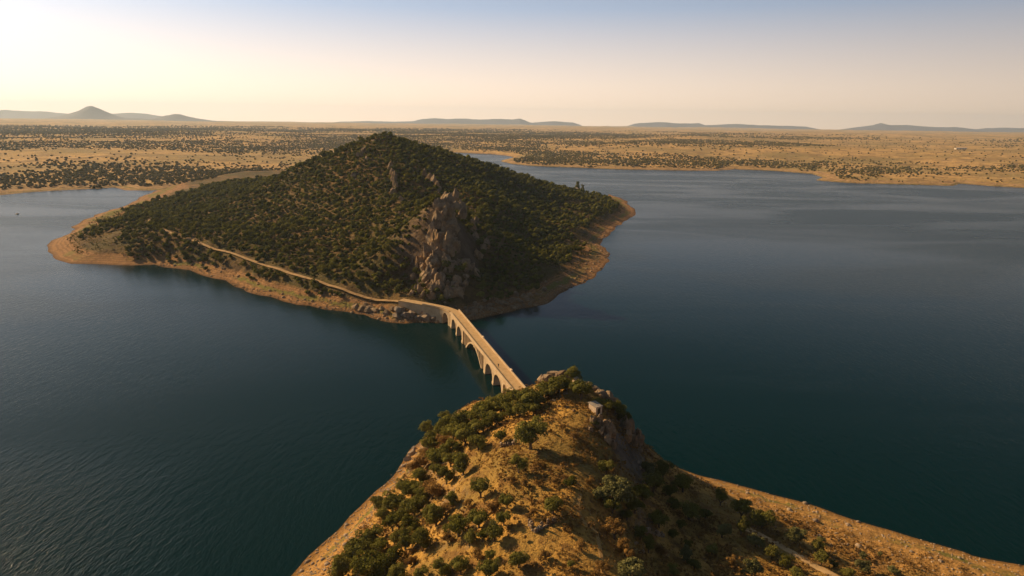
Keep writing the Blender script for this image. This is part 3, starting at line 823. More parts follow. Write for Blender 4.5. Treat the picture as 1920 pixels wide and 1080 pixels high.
outcrop('rock_ridge', 'dark rock shoulder behind the crag on the shaded side of the ridge', GG,
        [(795, 333, 11, 1.3), (803, 340, 11, 1.4), (812, 346, 12, 1.4), (820, 352, 10, 1.3), (824, 360, 9, 1.1), (850, 372, 9, 1.2)], PILLARS, sink=.30, seed=19, grow=1.5, part='rock_slab')
outcrop('shore_cliff', 'pale rounded cliff rocks under the road beside the bridge', GG,
        [(750, 585, 22, .9), (760, 592, 20, .8), (744, 594, 16, .7), (772, 590, 18, .8), (785, 596, 14, .7), (806, 590, 22, .9), (816, 598, 18, .8), (798, 598, 18, .8), (792, 588, 14, .8), (826, 600, 12, .6)], ROCKS_PALE, sink=.3, seed=20)
outcrop('shore_cliff', 'dark striped cliff rocks at the water below the track', GG,
        [(668, 578, 16, .8), (680, 580, 18, .9), (692, 582, 18, .9), (703, 584, 16, .8), (686, 572, 14, .7), (716, 580, 14, .7), (726, 588, 14, .7), (660, 586, 9, .5), (735, 580, 12, .7)], ROCKS, sink=.3, seed=21)
pieces = [(875 + k * 9.5 + r_.uniform(-4, 4), 590 - k * 2.6 + r_.uniform(-8, 2), r_.uniform(7, 15), r_.uniform(.7, 1.2)) for k in range(16)] + [(r_.uniform(872, 1010), 0, r_.uniform(5, 12), r_.uniform(.6, 1.1)) for k in range(34)]
pieces = [(u, v or 601 - (u - 872) * .235 - r_.uniform(2, 30), w, hf) for u, v, w, hf in pieces]
outcrop('shore_cliff', 'shaded grey rock bank along the water behind the bridge', GG, pieces, ROCKS, sink=.35, seed=22)
_p = at_z(33, 401.5)
o = link('lake_rock', ROCKS[2], None, (_p[0], _p[1], 0.15)); o.scale = (2.6, 1.6, .8)
tag(o, 'small dark rock breaking the surface of the left bay', 'rock')

# ------------------------------------------------------------------ hut, stone pillar, ruined walls, farm buildings
p = hh(1116, 773)
hut = empty('stone_hut', (p[0], p[1], p[2] - .35), math.radians(38))
tag(hut, 'small pale plastered hut with a flat sloping roof above the rock bluff', 'hut')
m_ = MB(); m_.box8([(-1.1, -1.3, 0), (1.1, -1.3, 0), (1.1, 1.3, 0), (-1.1, 1.3, 0), (-1.1, -1.3, 2.35), (1.1, -1.3, 2.15), (1.1, 1.3, 2.55), (-1.1, 1.3, 2.75)]); m_.build('wall', M['plaster'], hut)
m_ = MB(); m_.box8([(-1.3, -1.5, 2.36), (1.3, -1.5, 2.16), (1.3, 1.5, 2.58), (-1.3, 1.5, 2.78), (-1.3, -1.5, 2.50), (1.3, -1.5, 2.30), (1.3, 1.5, 2.72), (-1.3, 1.5, 2.92)]); m_.build('roof', M['roofing'], hut)
dm, n_, l_, b_ = new_mat('dark_opening'); b_.inputs['Base Color'].default_value = (0.02, 0.018, 0.015, 1)
m_ = MB(); m_.box(-.45, .45, -1.325, -1.28, 0.3, 1.9); m_.build('doorway', dm, hut)
p = hh(1079, 724)
pil = empty('stone_pillar', (p[0], p[1], p[2] - .3), math.radians(20))
tag(pil, 'short square masonry pillar half hidden by a bush on the headland tip', 'pillar')
for k in range(7):
    m_ = MB(); e = .62 + .05 * math.sin(k * 2.3); m_.box(-e, e, -e, e, k * .42 + .004, (k + 1) * .42 - .03); m_.build('masonry_course', M['plaster'], pil)
m_ = MB(); m_.box(-.5, .5, -.5, .5, 0, 2.9); m_.build('core', M['rock'], pil)
def ruin(px0, px1, h, label):
    a, b = hh(*px0), hh(*px1)
    d = b - a; L = np.hypot(d[0], d[1]); ang = math.atan2(d[1], d[0])
    root = empty('ruined_wall', (a[0], a[1], a[2] - .3), ang)
    tag(root, label, 'wall')
    r = np.random.default_rng(int(px0[0]))
    k = 0; x = 0
    while x < L:
        w = r.uniform(.5, .9)
        gx, gy = a[0] + math.cos(ang) * x, a[1] + math.sin(ang) * x
        zb = float(HG(gx, gy)) - a[2]
        for c in range(int(r.integers(1, 4))):
            o = link('stone', ROCKS_PALE[int(r.integers(5))] if r.random() < .4 else ROCKS[int(r.integers(7))], root)
            o.scale = (w * .62, .42, h * .28); o.location = (x, r.uniform(-.08, .08), zb + .35 + c * h * .36); o.rotation_euler = (0, 0, r.uniform(-.3, .3))
        x += w * .85
ruin((992, 985), (1003, 998), 1.5, 'broken stone wall left of the footpath near a dark pit')
ruin((1003, 998), (1040, 976), 1.4, 'low stone wall casting a shadow below the lone round bush')
ruin((940, 838), (968, 832), 1.3, 'tumbled stone wall to the left of the big round oak')
ruin((1195, 996), (1245, 1006), 1.2, 'low broken wall among the shaded oaks of the east slope')

p = at_y(1801, 279, 2500)
bx_, by_ = p[0], 2500.0
bz = float(plain_z(np.array([bx_]), np.array([by_]))[0])
bx_, by_, bz = None, None, None
for D in np.linspace(1500, 7000, 1200):
    q = at_y(1801, 280, D)
    if q[2] < float(plain_z(np.array([q[0]]), np.array([D]))[0]):
        bx_, by_, bz = q[0], D, q[2]; break
def barn(x, y, z, L, Wd, Hh, rz, label, wallm, roofm):
    root = empty('farm_building', (x, y, z - .5), rz)
    tag(root, label, 'building')
    m_ = MB(); m_.box(-L / 2, L / 2, -Wd / 2, Wd / 2, 0, Hh); m_.build('wall', wallm, root)
    m_ = MB(); e = .8
    for sg in (-1, 1):
        m_.box8([(-L / 2 - e, sg * (Wd / 2 + e), Hh), (L / 2 + e, sg * (Wd / 2 + e), Hh), (L / 2 + e, 0, Hh + Wd * .22), (-L / 2 - e, 0, Hh + Wd * .22),
                 (-L / 2 - e, sg * (Wd / 2 + e), Hh + .25), (L / 2 + e, sg * (Wd / 2 + e), Hh + .25), (L / 2 + e, 0, Hh + Wd * .22 + .25), (-L / 2 - e, 0, Hh + Wd * .22 + .25)])
    m_.build('roof', roofm, root)
    for k in range(4):
        m_ = MB(); x0 = -L / 2 + L * (k + .5) / 4; m_.box(x0 - L * .05, x0 + L * .05, -Wd / 2 - .12, -Wd / 2 + .1, .6, Hh * .7); m_.build('door', dm, root)
wm = stone_material('white_wall', (0.70, 0.62, 0.52), (0.6, 0.52, 0.42), 0.2, 0.02)
rm_ = stone_material('pale_roof', (0.62, 0.52, 0.42), (0.52, 0.42, 0.32), 0.2, 0.02)
if bx_ is not None:
    f_ = by_ / 2500.0
    barn(bx_, by_, bz, 42 * f_, 10 * f_, 4.5 * f_, 0.12, 'long white farm shed alone on the golden plain to the far right', wm, rm_)
p = hg(1077, 359)
barn(p[0], p[1], p[2] + .3, 7, 4.5, 4.0, .5, 'small white house among trees at the right end of the hill', wm, rm_)

# ------------------------------------------------------------------ vegetation
def crown_arrays(seed, clumps=18, leaves=70, leaf=0.055, squash=0.92, core=True, open_=0.0):
    """leafy crown of unit width standing on z=0: clumps of small leaf quads round a lumpy core"""
    r = np.random.default_rng(seed)
    V, F, T = [], [], []
    nb = 0
    cz = 0.47
    C = []
    lobes = []
    for k in range(int(r.integers(3, 6))):
        x = r.uniform(0, 6.28); q = r.uniform(.08, .24)
        lobes.append((np.array([q * math.cos(x), q * math.sin(x), cz + r.uniform(-.12, .16)]), r.uniform(.20, .30)))
    for k in range(clumps):
        lc, lr = lobes[k % len(lobes)]
        d = r.normal(size=3); d /= np.linalg.norm(d)
        if d[2] < -0.5: d[2] *= -0.6
        rad = r.uniform(.45, 1.0) ** .5 * lr
        C.append((lc + d * np.array([rad, rad, rad * squash]), r.uniform(.07, .17)))
    if core:
        v, f = ICO[2]
        for q, (lc, lr) in enumerate(lobes):
            w = v * (lr * .60 * (1 + 0.35 * noise3(v, .7, seed + q)))[:, None] * np.array([1, 1, squash]) + lc
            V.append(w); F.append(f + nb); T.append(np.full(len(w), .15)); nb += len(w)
    tri_v, tri_t = [], []
    for c, cr in C:
        n_ = int(leaves * (cr / .155) ** 2)
        d = r.normal(size=(n_, 3)); d /= np.linalg.norm(d, axis=1)[:, None]
        d[:, 2] = np.where(d[:, 2] < -.3, -d[:, 2], d[:, 2])
        p = c + d * cr * r.uniform(.70, 1.06, (n_, 1))
        a = np.cross(d + r.normal(size=(n_, 3)) * .55, r.normal(size=(n_, 3))); a /= np.linalg.norm(a, axis=1)[:, None] + 1e-9
        b = np.cross(d + r.normal(size=(n_, 3)) * .55, a); b /= np.linalg.norm(b, axis=1)[:, None] + 1e-9
        s = leaf * r.uniform(.6, 1.3, (n_, 1))
        q = np.stack([p - a * s, p + b * s * .7, p + a * s, p - b * s * .7], 1)
        tri_v.append(q.reshape(-1, 3))
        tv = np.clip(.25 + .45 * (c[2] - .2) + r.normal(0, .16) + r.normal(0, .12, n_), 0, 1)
        tri_t.append(np.repeat(tv, 4))
    q = np.concatenate(tri_v); t = np.concatenate(tri_t)
    i = np.arange(len(q)).reshape(-1, 4) + nb
    V.append(q); T.append(t); F.append(np.concatenate([i[:, [0, 1, 2]], i[:, [0, 2, 3]]]))
    return np.concatenate(V), np.concatenate(F), np.concatenate(T)
def mesh_from(name, V, F, T, mat, smooth=False):
    me = bpy.data.meshes.new(name)
    me.vertices.add(len(V)); me.vertices.foreach_set('co', V.astype(np.float32).ravel())
    me.loops.add(F.size); me.loops.foreach_set('vertex_index', F.astype(np.int32).ravel())
    me.polygons.add(len(F)); me.polygons.foreach_set('loop_start', np.arange(0, F.size, 3, dtype=np.int32)); me.polygons.foreach_set('loop_total', np.full(len(F), 3, np.int32))
    add_attr(me, 'tint', T)
    me.materials.append(mat)
    me.update(calc_edges=True)
    return me
def trunk_mesh(seed, mat):
    r = np.random.default_rng(seed)
    mb = MB()
    def limb(p0, p1, r0, r1, k=6):
        d = np.array(p1) - np.array(p0); d /= np.linalg.norm(d)
        a = np.cross(d, (.3, .9, .1)); a /= np.linalg.norm(a); b = np.cross(d, a)
        rows = []
        for t in (0, .5, 1):
            c = np.array(p0) * (1 - t) + np.array(p1) * t
            rr = r0 * (1 - t) + r1 * t
            rows.append([tuple(c + rr * (a * math.cos(x) + b * math.sin(x))) for x in np.linspace(0, 2 * math.pi, k, endpoint=False)])
        strip(mb, rows)
    limb((0, 0, -.06), (.02, .01, .26), .050, .034)
    for k in range(4):
        x = k * 1.6 + r.uniform(0, .6)
        limb((.02, .01, .22), (.24 * math.cos(x), .24 * math.sin(x), r.uniform(.42, .62)), .026, .010, 5)
    me = bpy.data.meshes.new('trunk'); me.from_pydata(mb.v, [], mb.f); me.materials.append(mat)
    return me
M['leaf_scrub'] = leaf_material('hill_scrub_leaves', (0.065, 0.060, 0.018), (0.110, 0.100, 0.027), (0.17, 0.135, 0.040))
TRUNKS = [trunk_mesh(k, M['bark']) for k in range(3)]
CROWN = {}
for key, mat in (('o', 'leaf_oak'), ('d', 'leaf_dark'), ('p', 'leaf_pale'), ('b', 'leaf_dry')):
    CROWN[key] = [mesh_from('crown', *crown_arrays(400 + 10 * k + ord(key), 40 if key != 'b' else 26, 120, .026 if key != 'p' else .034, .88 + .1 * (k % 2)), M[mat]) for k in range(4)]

# individual trees and bushes of the headland: crown centre and width in photograph pixels, foliage tone, height factor
TREES = [
 (995,817,62,'o',1),(1089,730,46,'o',.85),(1077,707,32,'o',1),(1047,718,48,'o',.7),(1022,727,42,'o',.8),(995,748,55,'o',.75),(975,768,36,'o',.9),(940,754,55,'o',.75),(910,768,50,'o',.75),(915,786,40,'o',.9),
 (877,786,50,'o',.8),(872,816,50,'o',.9),(897,830,36,'o',1),(850,808,42,'o',.8),(939,820,24,'o',1.1),(972,873,34,'o',1),(868,876,38,'o',1.05),(902,918,38,'o',1.1),(1067,902,24,'d',.8),(1137,878,30,'o',1),
 (1140,757,28,'o',.8),(1158,768,32,'d',.9),(1150,915,64,'p',.85),(1225,907,44,'o',.95),(1215,880,24,'p',1),(1242,884,34,'d',1),(1280,907,40,'d',1),(1036,948,38,'o',1.05),(1292,959,40,'o',.9),(1322,962,24,'d',.9),
 (1350,936,28,'d',1),(1390,957,38,'d',1),(1430,973,46,'o',.85),(1354,996,30,'p',.9),(1389,993,26,'o',1.25),(1417,1014,28,'p',.9),(1447,1036,30,'o',.9),(1472,1053,28,'d',.9),(1410,1067,36,'p',1),(1287,1043,28,'p',1),
 (1302,1057,24,'o',.9),(1182,1068,54,'p',.8),(1152,995,40,'b',.95),(1172,1030,36,'b',1),(1236,976,34,'d',1),(1215,1026,26,'d',1.3),(1090,1022,26,'b',.8),(1277,983,20,'d',1),(1289,1023,18,'d',1),(1148,948,36,'o',.8),
 (1070,1058,16,'o',1.1),(950,942,30,'o',1.05),(925,951,26,'b',.9),(850,938,28,'o',1),(817,970,42,'o',.9),(860,986,50,'d',.95),(897,973,42,'o',.9),(945,973,28,'o',1),(927,1001,34,'o',1.1),(777,950,45,'o',1.05),
 (772,916,44,'o',.8),(737,941,46,'o',.85),(710,941,32,'o',.85),(810,918,44,'b',.8),(837,896,30,'o',1.1),(790,868,44,'b',.75),(820,853,46,'o',.75),(805,833,36,'o',.8),(737,981,38,'d',.95),(760,1016,38,'o',1.1),
 (793,1017,40,'o',1.15),(700,1002,40,'o',.8),(675,1024,56,'o',.8),(690,1060,74,'d',.8),(727,1047,50,'d',.9),(640,1068,50,'o',.7),(827,1069,38,'o',.95),(863,1062,38,'o',.95),(917,1066,42,'o',.9),(972,1049,38,'o',1),
 (920,1043,22,'o',1.1),(1490,1005,34,'p',.9),(1529,1022,28,'o',.8),(1540,1047,32,'o',.8),(1563,1058,16,'d',.8),(1588,1073,24,'o',.9),(1617,1061,26,'p',.8),(1619,1043,16,'p',.7),(1676,1070,20,'p',.8),(1492,1073,28,'o',.9),
 (1540,1011,13,'p',.6),(1650,1039,11,'p',.6),(1118,792,18,'d',.7),(1168,784,26,'d',1),(1012,870,16,'b',.7),(1065,985,16,'b',.6),(985,905,18,'b',.6),(1010,905,16,'b',.5),(800,800,30,'o',.8),(835,785,30,'o',.7),(1108,900,18,'b',.6),
 (1256,920,26,'d',1),(1190,950,30,'d',.9),(1175,965,26,'d',.9),(1262,1000,20,'d',.9),(880,945,22,'b',.7),(1000,960,18,'b',.6),(1022,1040,22,'b',.6),(1260,1070,26,'o',.9),(1340,1075,24,'b',.8),(745,1075,40,'o',.9),(790,1075,30,'o',.9),(790,892,34,'o',.8),(755,910,30,'o',.8),(822,880,30,'o',.9),(845,862,34,'o',.8),(850,838,34,'o',.8),(830,825,30,'b',.7),(895,800,36,'o',.7),(930,785,34,'o',.8),(955,770,34,'o',.8),(1000,765,32,'o',.7),(960,742,34,'o',.7),(795,925,34,'o',.9),(755,965,34,'o',.9),(722,965,32,'o',.8),(770,985,34,'d',.9),(800,965,28,'o',1),(835,955,30,'b',.8),(715,1020,34,'d',.8),(740,1010,28,'o',.9),(660,1045,40,'o',.7),(710,1075,40,'d',.8),(770,1050,24,'b',.6),(880,1010,30,'o',.9),(840,1010,24,'b',.7),(905,1005,24,'d',.8),(895,1040,26,'b',.6),(1030,735,30,'o',.7),(1010,742,26,'o',.6),(1063,722,28,'o',.7),(1120,752,24,'o',.7),(1175,935,36,'o',.9),(1205,925,34,'d',.9),(1130,925,34,'p',.8),(1262,945,24,'d',.8),(1310,1000,20,'b',.7),(1335,1030,24,'o',.8),(1370,1050,26,'b',.7),(1240,1030,26,'b',.7),(1200,1000,28,'d',.8),(1130,1060,30,'b',.6),(1040,900,14,'b',.6),(1100,830,16,'b',.5),(1075,815,18,'b',.5),(1055,800,14,'b',.5),(960,900,16,'b',.6),(825,806,36,'o',.9),(845,795,36,'o',.9),(812,824,34,'o',.9),(862,792,36,'o',.9),(835,845,32,'o',.9),(800,850,30,'b',.8)]
LAND = [('small hut', 1117, 763), ('masonry pillar', 1080, 716), ('near end of the bridge', 968, 738), ('steep bluff over the water', 1188, 822), ('slanted waterline rocks', 765, 865),
        ('broken wall by the dark pit', 998, 990), ('dirt track on the headland', 1470, 1028), ('reddish boulders on the east slope', 1200, 972), ('worn footpath', 1120, 1020), ('thin standing stones', 1200, 876), ('stony western beach', 690, 945),
        ('tumbled wall left of the big oak', 954, 836), ('shaded eastern beach', 1340, 920)]
TONE = {'o': 'olive green', 'd': 'dark green', 'p': 'pale grey-green', 'b': 'dry brownish'}
ORD = ['first', 'second', 'third', 'fourth', 'fifth', 'sixth', 'seventh', 'eighth', 'ninth', 'tenth', 'eleventh', 'twelfth', 'thirteenth', 'fourteenth', 'fifteenth', 'sixteenth', 'seventeenth', 'eighteenth', 'nineteenth', 'twentieth']
buckets = {}
for k, (u, v, w, tone, hf) in enumerate(TREES):
    lm = min(range(len(LAND)), key=lambda j: math.hypot(LAND[j][1] - u, LAND[j][2] - v))
    buckets.setdefault((lm, tone, w >= 34), []).append((math.hypot(LAND[lm][1] - u, LAND[lm][2] - v), k))
LABEL = {}
for (lm, tone, bigt), L in buckets.items():
    L.sort()
    for j, (_, k) in enumerate(L):
        kind = ('spreading ' if bigt else 'small ') + TONE[tone] + (' oak' if tone in 'od' and bigt else ' bush')
        LABEL[k] = kind + (' ' + ORD[j] + ' out from the ' if len(L) > 1 else ' beside the ') + LAND[lm][0]
LABEL[0] = 'big round olive green oak alone in the middle of the golden slope'
for k, (u, v, w, tone, hf) in enumerate(TREES):
    p = hh(u, min(v + w * .40, 1120))
    dm_ = w * mpp(p)
    root = empty('oak_tree' if (tone in 'od' and w >= 34) else 'bush', (p[0], p[1], p[2] - .10 * dm_), rng.uniform(0, 6.28))
    root.scale = (dm_ * 1.26, dm_ * 1.26, dm_ * max(hf, .85) * 1.30)
    tag(root, LABEL[k], 'tree' if (tone in 'od' and w >= 34) else 'bush', 'trees and bushes of the headland')
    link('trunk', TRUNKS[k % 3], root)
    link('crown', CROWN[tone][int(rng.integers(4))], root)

def scatter_mesh(name, P, Sx, Sz, protos, mat, tintj=.22, tilt=0.0):
    """many small plants merged into one mesh"""
    n_ = len(P)
    pid = rng.integers(len(protos), size=n_)
    rot = rng.uniform(0, 2 * math.pi, n_)
    Vs, Fs, Ts = [], [], []
    nb = 0
    for k, (v, f, t) in enumerate(protos):
        I = np.where(pid == k)[0]
        if not len(I): continue
        c, s = np.cos(rot[I])[:, None], np.sin(rot[I])[:, None]
        X = (v[None, :, 0] * c - v[None, :, 1] * s) * Sx[I][:, None] + P[I, 0][:, None]
        Y = (v[None, :, 0] * s + v[None, :, 1] * c) * Sx[I][:, None] + P[I, 1][:, None]
        Z = v[None, :, 2] * Sz[I][:, None] + P[I, 2][:, None]
        Vs.append(np.stack([X, Y, Z], -1).reshape(-1, 3))
        Fs.append((f[None] + (np.arange(len(I)) * len(v))[:, None, None]).reshape(-1, 3) + nb)
        Ts.append(np.clip(t[None] + rng.normal(0, tintj, len(I))[:, None], 0, 1).reshape(-1))
        nb += len(v) * len(I)
    o = link(name, mesh_from(name, np.concatenate(Vs), np.concatenate(Fs), np.concatenate(Ts), mat))
    return o
def visible(P, lift, grids, n_=26):
    """which points are not hidden behind terrain from around the camera"""
    ok = np.ones(len(P), bool)
    T = P.copy(); T[:, 2] += lift
    for k in range(1, n_):
        t = (k / n_) ** .5
        q = CAM[None] * (1 - t) + T * t
        for g in grids:
            ok &= q[:, 2] > g(q[:, 0], q[:, 1]) - 2.0
    return ok
def in_view(P, m=60):
    q = P - CAM
    w = q @ FF
    u, v = 960 + FPX * (q @ RR) / w, 540 - FPX * (q @ UU) / w
    return (w > 0) & (u > -m) & (u < 1920 + m) & (v > -m) & (v < 1080 + m), u, v, w

# dry tufts and low scrub on the headland
n_ = 42000
P = np.stack([rng.uniform(-62, 145, n_), rng.uniform(86, 225, n_), np.zeros(n_)], 1)
P[:, 2] = HG(P[:, 0], P[:, 1])
cl = fbm(P[:, 0], P[:, 1], 9, 3, 61)
keep = (P[:, 2] > 3.4) & (cl + rng.normal(0, .16, n_) > .10) & in_view(P, 80)[0]
P = P[keep]
tuft = [crown_arrays(600 + k, 4, 6, .17, .7, core=False) for k in range(4)]
sz = rng.uniform(.25, 1.0, len(P)) ** 2.2 * 1.9 + .2
o = scatter_mesh('dry_scrub', P - np.array([0, 0, .12]), sz, sz * .75, tuft, M['leaf_dry'], .25)
tag(o, 'low dry golden and brown scrub covering the headland', kind='stuff')
n_ = 60000
P = np.stack([rng.uniform(-62, 145, n_), rng.uniform(86, 225, n_), np.zeros(n_)], 1)
P[:, 2] = HG(P[:, 0], P[:, 1])
cl = fbm(P[:, 0], P[:, 1], 5, 3, 66)
keep = (P[:, 2] > 2.6) & (cl + rng.normal(0, .25, n_) > .0) & in_view(P, 60)[0]
P = P[keep]
gr = []
for k in range(4):
    r_g = np.random.default_rng(650 + k); vv, ff = [], []
    for q in range(7):
        x, a_ = r_g.uniform(-.4, .4, 2), r_g.uniform(0, 6.28)
        t_ = np.array([math.cos(a_), math.sin(a_)]) * .16
        vv += [(x[0] - t_[0], x[1] - t_[1], 0), (x[0] + t_[0], x[1] + t_[1], 0), (x[0] + r_g.uniform(-.3, .3), x[1] + r_g.uniform(-.3, .3), r_g.uniform(.5, 1.0))]
        ff.append((3 * q, 3 * q + 1, 3 * q + 2))
    gr.append((np.array(vv), np.array(ff), np.full(len(vv), .75)))
sz = rng.uniform(.35, .9, len(P))
o = scatter_mesh('dry_grass', P - np.array([0, 0, .03]), sz, sz * .6, gr, M['leaf_dry'], .22)
tag(o, 'dry golden grass tufts on the headland', kind='stuff')
# stones of the beaches
def pebbles(n_, fn):
    v, f = ICO[1]
    pr = [(v * (1 + .3 * noise3(v, .8, 700 + k))[:, None] * np.array([1, .8, .6]), f, np.full(len(v), .5)) for k in range(4)]
    P = fn(n_)
    s = rng.uniform(.10, .40, len(P)) * (1 + 1.5 * (rng.random(len(P)) > .965))
    return scatter_mesh('beach_gravel', P, s, s, pr, M['rock_pale'])
def _beach(n_):
    P = np.stack([rng.uniform(-60, 130, n_), rng.uniform(100, 215, n_), np.zeros(n_)], 1)
    P[:, 2] = HG(P[:, 0], P[:, 1])
    return P[(P[:, 2] > .05) & (P[:, 2] < 4.5 + rng.normal(0, .6, n_)) & in_view(P)[0] & ((P[:, 0] < -8) | (rng.random(n_) < .35))]
tag(pebbles(26000, _beach), 'grey stones strewn on the headland beaches', kind='stuff')

# ---- oak wood of the hill
TRK = smooth_poly([tuple(at_z(u, v, z)[:2]) for u, v, z in TRACK_PX], 6)
n_ = 90000
P = np.stack([rng.uniform(-420, 170, n_), rng.uniform(345, 960, n_), np.zeros(n_)], 1)
sdh = signed_dist(P[:, 0], P[:, 1], HILL_POLY)
P[:, 2] = GG(P[:, 0], P[:, 1])
slope = GG.slope(P[:, 0], P[:, 1], 3)
dt = np.min(np.hypot(P[:, 0][:, None] - TRK[None, :, 0], P[:, 1][:, None] - TRK[None, :, 1]), axis=1)
V_, pu, pv, pw = in_view(P, 40)
fb = fbm(P[:, 0], P[:, 1], 26, 3, 71)
right = sstep(905, 1010, pu)
edge = np.where(pu > 850, np.where(pu < 1015, 12, 22) + 8 * fb, np.where(pu < 240, 40 + 34 * fb, 10 + 10 * fb))
keep = V_ & (sdh > edge) & (dt > 2.6) & (slope < np.where(pu < 800, 1.5, 1.0)) & (fb > -.60 + right * .30)
ap_d = np.min(np.hypot(P[:, 0][:, None] - AP[None, :, 0], P[:, 1][:, None] - AP[None, :, 1]), axis=1)
keep &= ap_d > 7
crag = (np.abs(pu - 836 - 10) < (16 + 40 * np.clip((pv - 385) / 170, 0, 1))) & (pv > 382) & (pv < 566)
keep &= ~(crag & (rng.random(n_) > .14))
P = P[keep]
P = P[visible(P, 5.0, [GG])]
# thin to a minimum spacing
cell = 3.5
order = rng.permutation(len(P)); occ = {}; sel = []
rad = 2.0 + 4.6 * rng.random(len(P)) ** 1.7
for i in order:
    cx, cy = int(P[i, 0] // cell), int(P[i, 1] // cell)
    ok = True
    for ax in (-1, 0, 1):
        for ay in (-1, 0, 1):
            for j in occ.get((cx + ax, cy + ay), ()):
                if (P[i, 0] - P[j, 0]) ** 2 + (P[i, 1] - P[j, 1]) ** 2 < (.46 * (rad[i] + rad[j]) * .95) ** 2:
                    ok = False
    if ok:
        occ.setdefault((cx, cy), []).append(i); sel.append(i)
sel = np.array(sel)
P, rad = P[sel], rad[sel] * 1.32
_, pu, pv, pw = in_view(P)
size_px = rad / pw
rank = np.argsort(-size_px)
big, rest = rank[:300], rank[300:]
hill_crowns = [mesh_from('oak_crown', *crown_arrays(800 + k, 15, 34, .058, .85), M['leaf_dark'] if k % 3 else M['leaf_oak']) for k in range(6)]
def hill_label(u, v):
    yt = np.interp(u, [q[0] for q in TRACK_PX][::-1], [q[1] for q in TRACK_PX][::-1])
    if u > 1000: return 'rounded oak near the right-hand shore below the hill', 'oaks near the right-hand shore of the hill'
    if u > 880: return 'rounded oak on the shaded flank to the right of the crag', 'oaks right of the crag'
    if u > 740: return 'rounded oak clinging beside the rock crag above the bridge', 'oaks beside the crag'
    if v > yt: return 'rounded oak between the dirt track and the shore below the hill', 'oaks between track and shore'
    if v > yt - 30: return 'rounded oak directly above the dirt track of the hill', 'oaks directly above the dirt track'
    return 'rounded oak in the dense wood higher on the left slope of the hill', 'oaks higher on the left slope of the hill'
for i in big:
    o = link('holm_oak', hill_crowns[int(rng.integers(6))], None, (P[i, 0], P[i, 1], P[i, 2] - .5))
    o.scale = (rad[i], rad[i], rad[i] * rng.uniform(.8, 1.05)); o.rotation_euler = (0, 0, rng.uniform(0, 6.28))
    lb, gp = hill_label(pu[i], pv[i])
    tag(o, lb, 'tree', gp)
low = [crown_arrays(900 + k, 9, 8, .12, .8) for k in range(6)]
for k in range(6):      # lighter core for the far copies
    v, f = ICO[1]
    w = v * (.36 * (1 + .45 * noise3(v, .6, 950 + k)))[:, None] * np.array([1, 1, .85]) + np.array([0, 0, .5])
    q = crown_arrays(900 + k, 9, 9, .10, .8, core=False)
    low[k] = (np.concatenate([w, q[0]]), np.concatenate([f, q[1] + len(w)]), np.concatenate([np.full(len(w), .3), q[2]]))
o = scatter_mesh('oak_wood_foliage', P[rest] - np.array([0, 0, .5]), rad[rest], rad[rest] * rng.uniform(.75, 1.05, len(rest)), low, M['leaf_dark'], .30)
tag(o, 'dense oak and scrub wood covering the hill', kind='stuff')
PH, RH = P.copy(), rad.copy()
n_ = 40000
P = np.stack([rng.uniform(-420, 170, n_), rng.uniform(345, 900, n_), np.zeros(n_)], 1)
sdh = signed_dist(P[:, 0], P[:, 1], HILL_POLY)
P[:, 2] = GG(P[:, 0], P[:, 1])
P = P[(sdh > 12) & in_view(P, 20)[0] & (GG.slope(P[:, 0], P[:, 1], 3) < 1.4) & (np.min(np.hypot(P[:, 0][:, None] - TRK[None, :, 0], P[:, 1][:, None] - TRK[None, :, 1]), axis=1) > 2.5)]
P = P[visible(P, 2.0, [GG])][:20000]
sc = [crown_arrays(970 + k, 4, 5, .17, .7, core=False) for k in range(4)]
sz = rng.uniform(1.0, 2.8, len(P))
o2 = scatter_mesh('hill_scrub', P - np.array([0, 0, .2]), sz, sz * .8, sc, M['leaf_scrub'], .3)
tag(o2, 'brown and olive low scrub between the oaks of the hill', kind='stuff')
P, rad = PH, RH
print('hill trees', len(P), 'tris', len(o.data.polygons), len(o2.data.polygons))

# poplars along the right shore of the hill
pop = [mesh_from('poplar_crown', *crown_arrays(1000 + k, 16, 34, .06, 1.1), M['leaf_oak']) for k in range(3)]
pop_o = []
for k, (u, v, w) in enumerate([(1083, 352, 13), (1092, 354, 12), (1120, 372, 10), (1128, 380, 10), (1140, 390, 11), (1146, 398, 9), (1133, 396, 10), (1118, 402, 10), (1110, 410, 11), (1103, 420, 9), (1080, 460, 11), (1050, 478, 12), (1056, 472, 10), (1044, 490, 12), (1112, 396, 9), (1060, 355, 8), (1032, 352, 7), (1005, 345, 7)]):
    p = hg(u, v + w * .6)
    s = w * mpp(p)
    o = link('poplar_tree', pop[k % 3], None, (p[0], p[1], p[2] - .6)); o.scale = (s, s, s * 1.7)
    pop_o.append((p[1], o))

for k, (_, o) in enumerate(sorted(pop_o, key=lambda q: q[0])):
    tag(o, 'upright green poplar, ' + ORD[k] + ' from the bridge along the right shore of the hill', 'tree', 'poplars near the right shore of the hill')

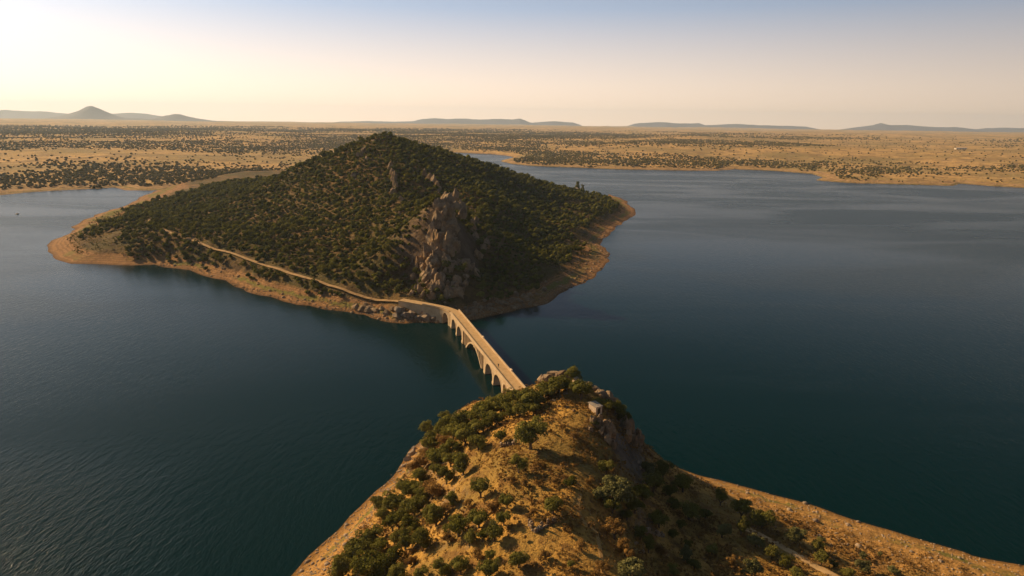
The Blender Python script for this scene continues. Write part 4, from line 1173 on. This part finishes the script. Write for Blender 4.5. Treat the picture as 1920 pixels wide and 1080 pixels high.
# ---- scattered oaks of the plain
n_ = 260000
a = np.radians(rng.uniform(-40, 40, n_)); r = 830 * (6500 / 830) ** rng.random(n_)
P = np.stack([r * np.sin(a), r * np.cos(a), np.zeros(n_)], 1)
sdp = signed_dist(P[:, 0], P[:, 1], PLAIN_POLY)
dens = fbm(P[:, 0], P[:, 1], 520, 4, 81) * 1.2 + .5 * fbm(P[:, 0], P[:, 1], 70, 3, 85)
V_, pu, pv, pw = in_view(P, 30)
golden = sstep(1350, 1800, pu) * sstep(1800, 2600, r)
prob = np.clip(.40 + .30 * (1 - sstep(500, 1500, pu)) + 1.35 * dens - .9 * golden, .02, 1.0) * np.clip(r / 3000, .2, 1) ** 1.2 * (1 - .6 * sstep(3800, 6000, r))
keep = V_ & (sdp > 24 + 30 * fbm(P[:, 0], P[:, 1], 60, 2, 5)) & (rng.random(n_) < prob) & ((signed_dist(P[:, 0], P[:, 1], HILL_POLY) < -5) | (P[:, 1] > 900))
P = P[keep]
P[:, 2] = np.maximum(plain_z(P[:, 0], P[:, 1]), np.where((P[:, 0] > -575) & (P[:, 0] < 200) & (P[:, 1] < 1320), GG(P[:, 0], P[:, 1]), -9))
keep = visible(P, 6, [GG], 22)
P = P[keep]
r = np.hypot(P[:, 0], P[:, 1])
sz = rng.uniform(2.8, 6.6, len(P)) * np.clip(r / 3200, 1, 1.7)
rank = np.argsort(-(sz / r))
lft = P[rank, 0] < 0
big = np.concatenate([rank[lft][:150], rank[~lft][:150]])
rest = np.setdiff1d(rank, big)
far_cr = [mesh_from('far_crown', *crown_arrays(1100 + k, 9, 16, .085, .8), M['leaf_far']) for k in range(4)]
for i in big:
    lr = P[i, 0] < 0
    o = link('plain_oak', far_cr[int(rng.integers(4))], None, (P[i, 0], P[i, 1], P[i, 2] - .5))
    o.scale = (sz[i], sz[i], sz[i] * rng.uniform(.7, .95)); o.rotation_euler = (0, 0, rng.uniform(0, 6.28))
    tag(o, 'dark oak scattered on the dry plain beyond the ' + ('left' if lr else 'right') + ' shore', 'tree', 'oaks scattered beyond the ' + ('left' if lr else 'right') + ' shore')
v, f = ICO[1]
vf = [(v * (.5 * (1 + .5 * noise3(v, .6, 1200 + k)))[:, None] * np.array([1, 1, .85]) + np.array([0, 0, .42]), f, np.full(len(v), .4)) for k in range(5)]
o = scatter_mesh('plain_woods', P[rest] - np.array([0, 0, .3]), sz[rest], sz[rest] * rng.uniform(.6, .95, len(rest)), vf, M['leaf_far'], .25)
tag(o, 'far scattered oak woods on the plain', kind='stuff')
print('plain trees', len(P))

# rubble along the shores of the hill
def _hillshore(n_):
    k = rng.integers(len(HILL_POLY), size=n_)
    t = rng.random(n_)[:, None]
    q = HILL_POLY[k] * (1 - t) + HILL_POLY[(k + 1) % len(HILL_POLY)] * t
    P = np.concatenate([q + rng.normal(0, 7, (n_, 2)), np.zeros((n_, 1))], 1)
    P[:, 2] = GG(P[:, 0], P[:, 1])
    ok, pu, pv, pw = in_view(P)
    return P[ok & (P[:, 2] > .1) & (P[:, 2] < 7) & (pu > 300) & (pw < 650)]
v, f = ICO[1]
pr = [(v * (1 + .3 * noise3(v, .8, 700 + k))[:, None] * np.array([1, .8, .7]), f, np.full(len(v), .5)) for k in range(4)]
P = _hillshore(16000)
sz = rng.uniform(.15, .55, len(P)) * (1 + 1.6 * (rng.random(len(P)) > .93))
tag(scatter_mesh('shore_gravel', P, sz, sz, pr, M['rock']), 'brown rubble strewn along the shore of the hill', kind='stuff')

#print('TRIS', sum(len(m.polygons) * (2 if len(m.polygons) and m.polygons[0].loop_total == 4 else 1) for m in bpy.data.meshes))
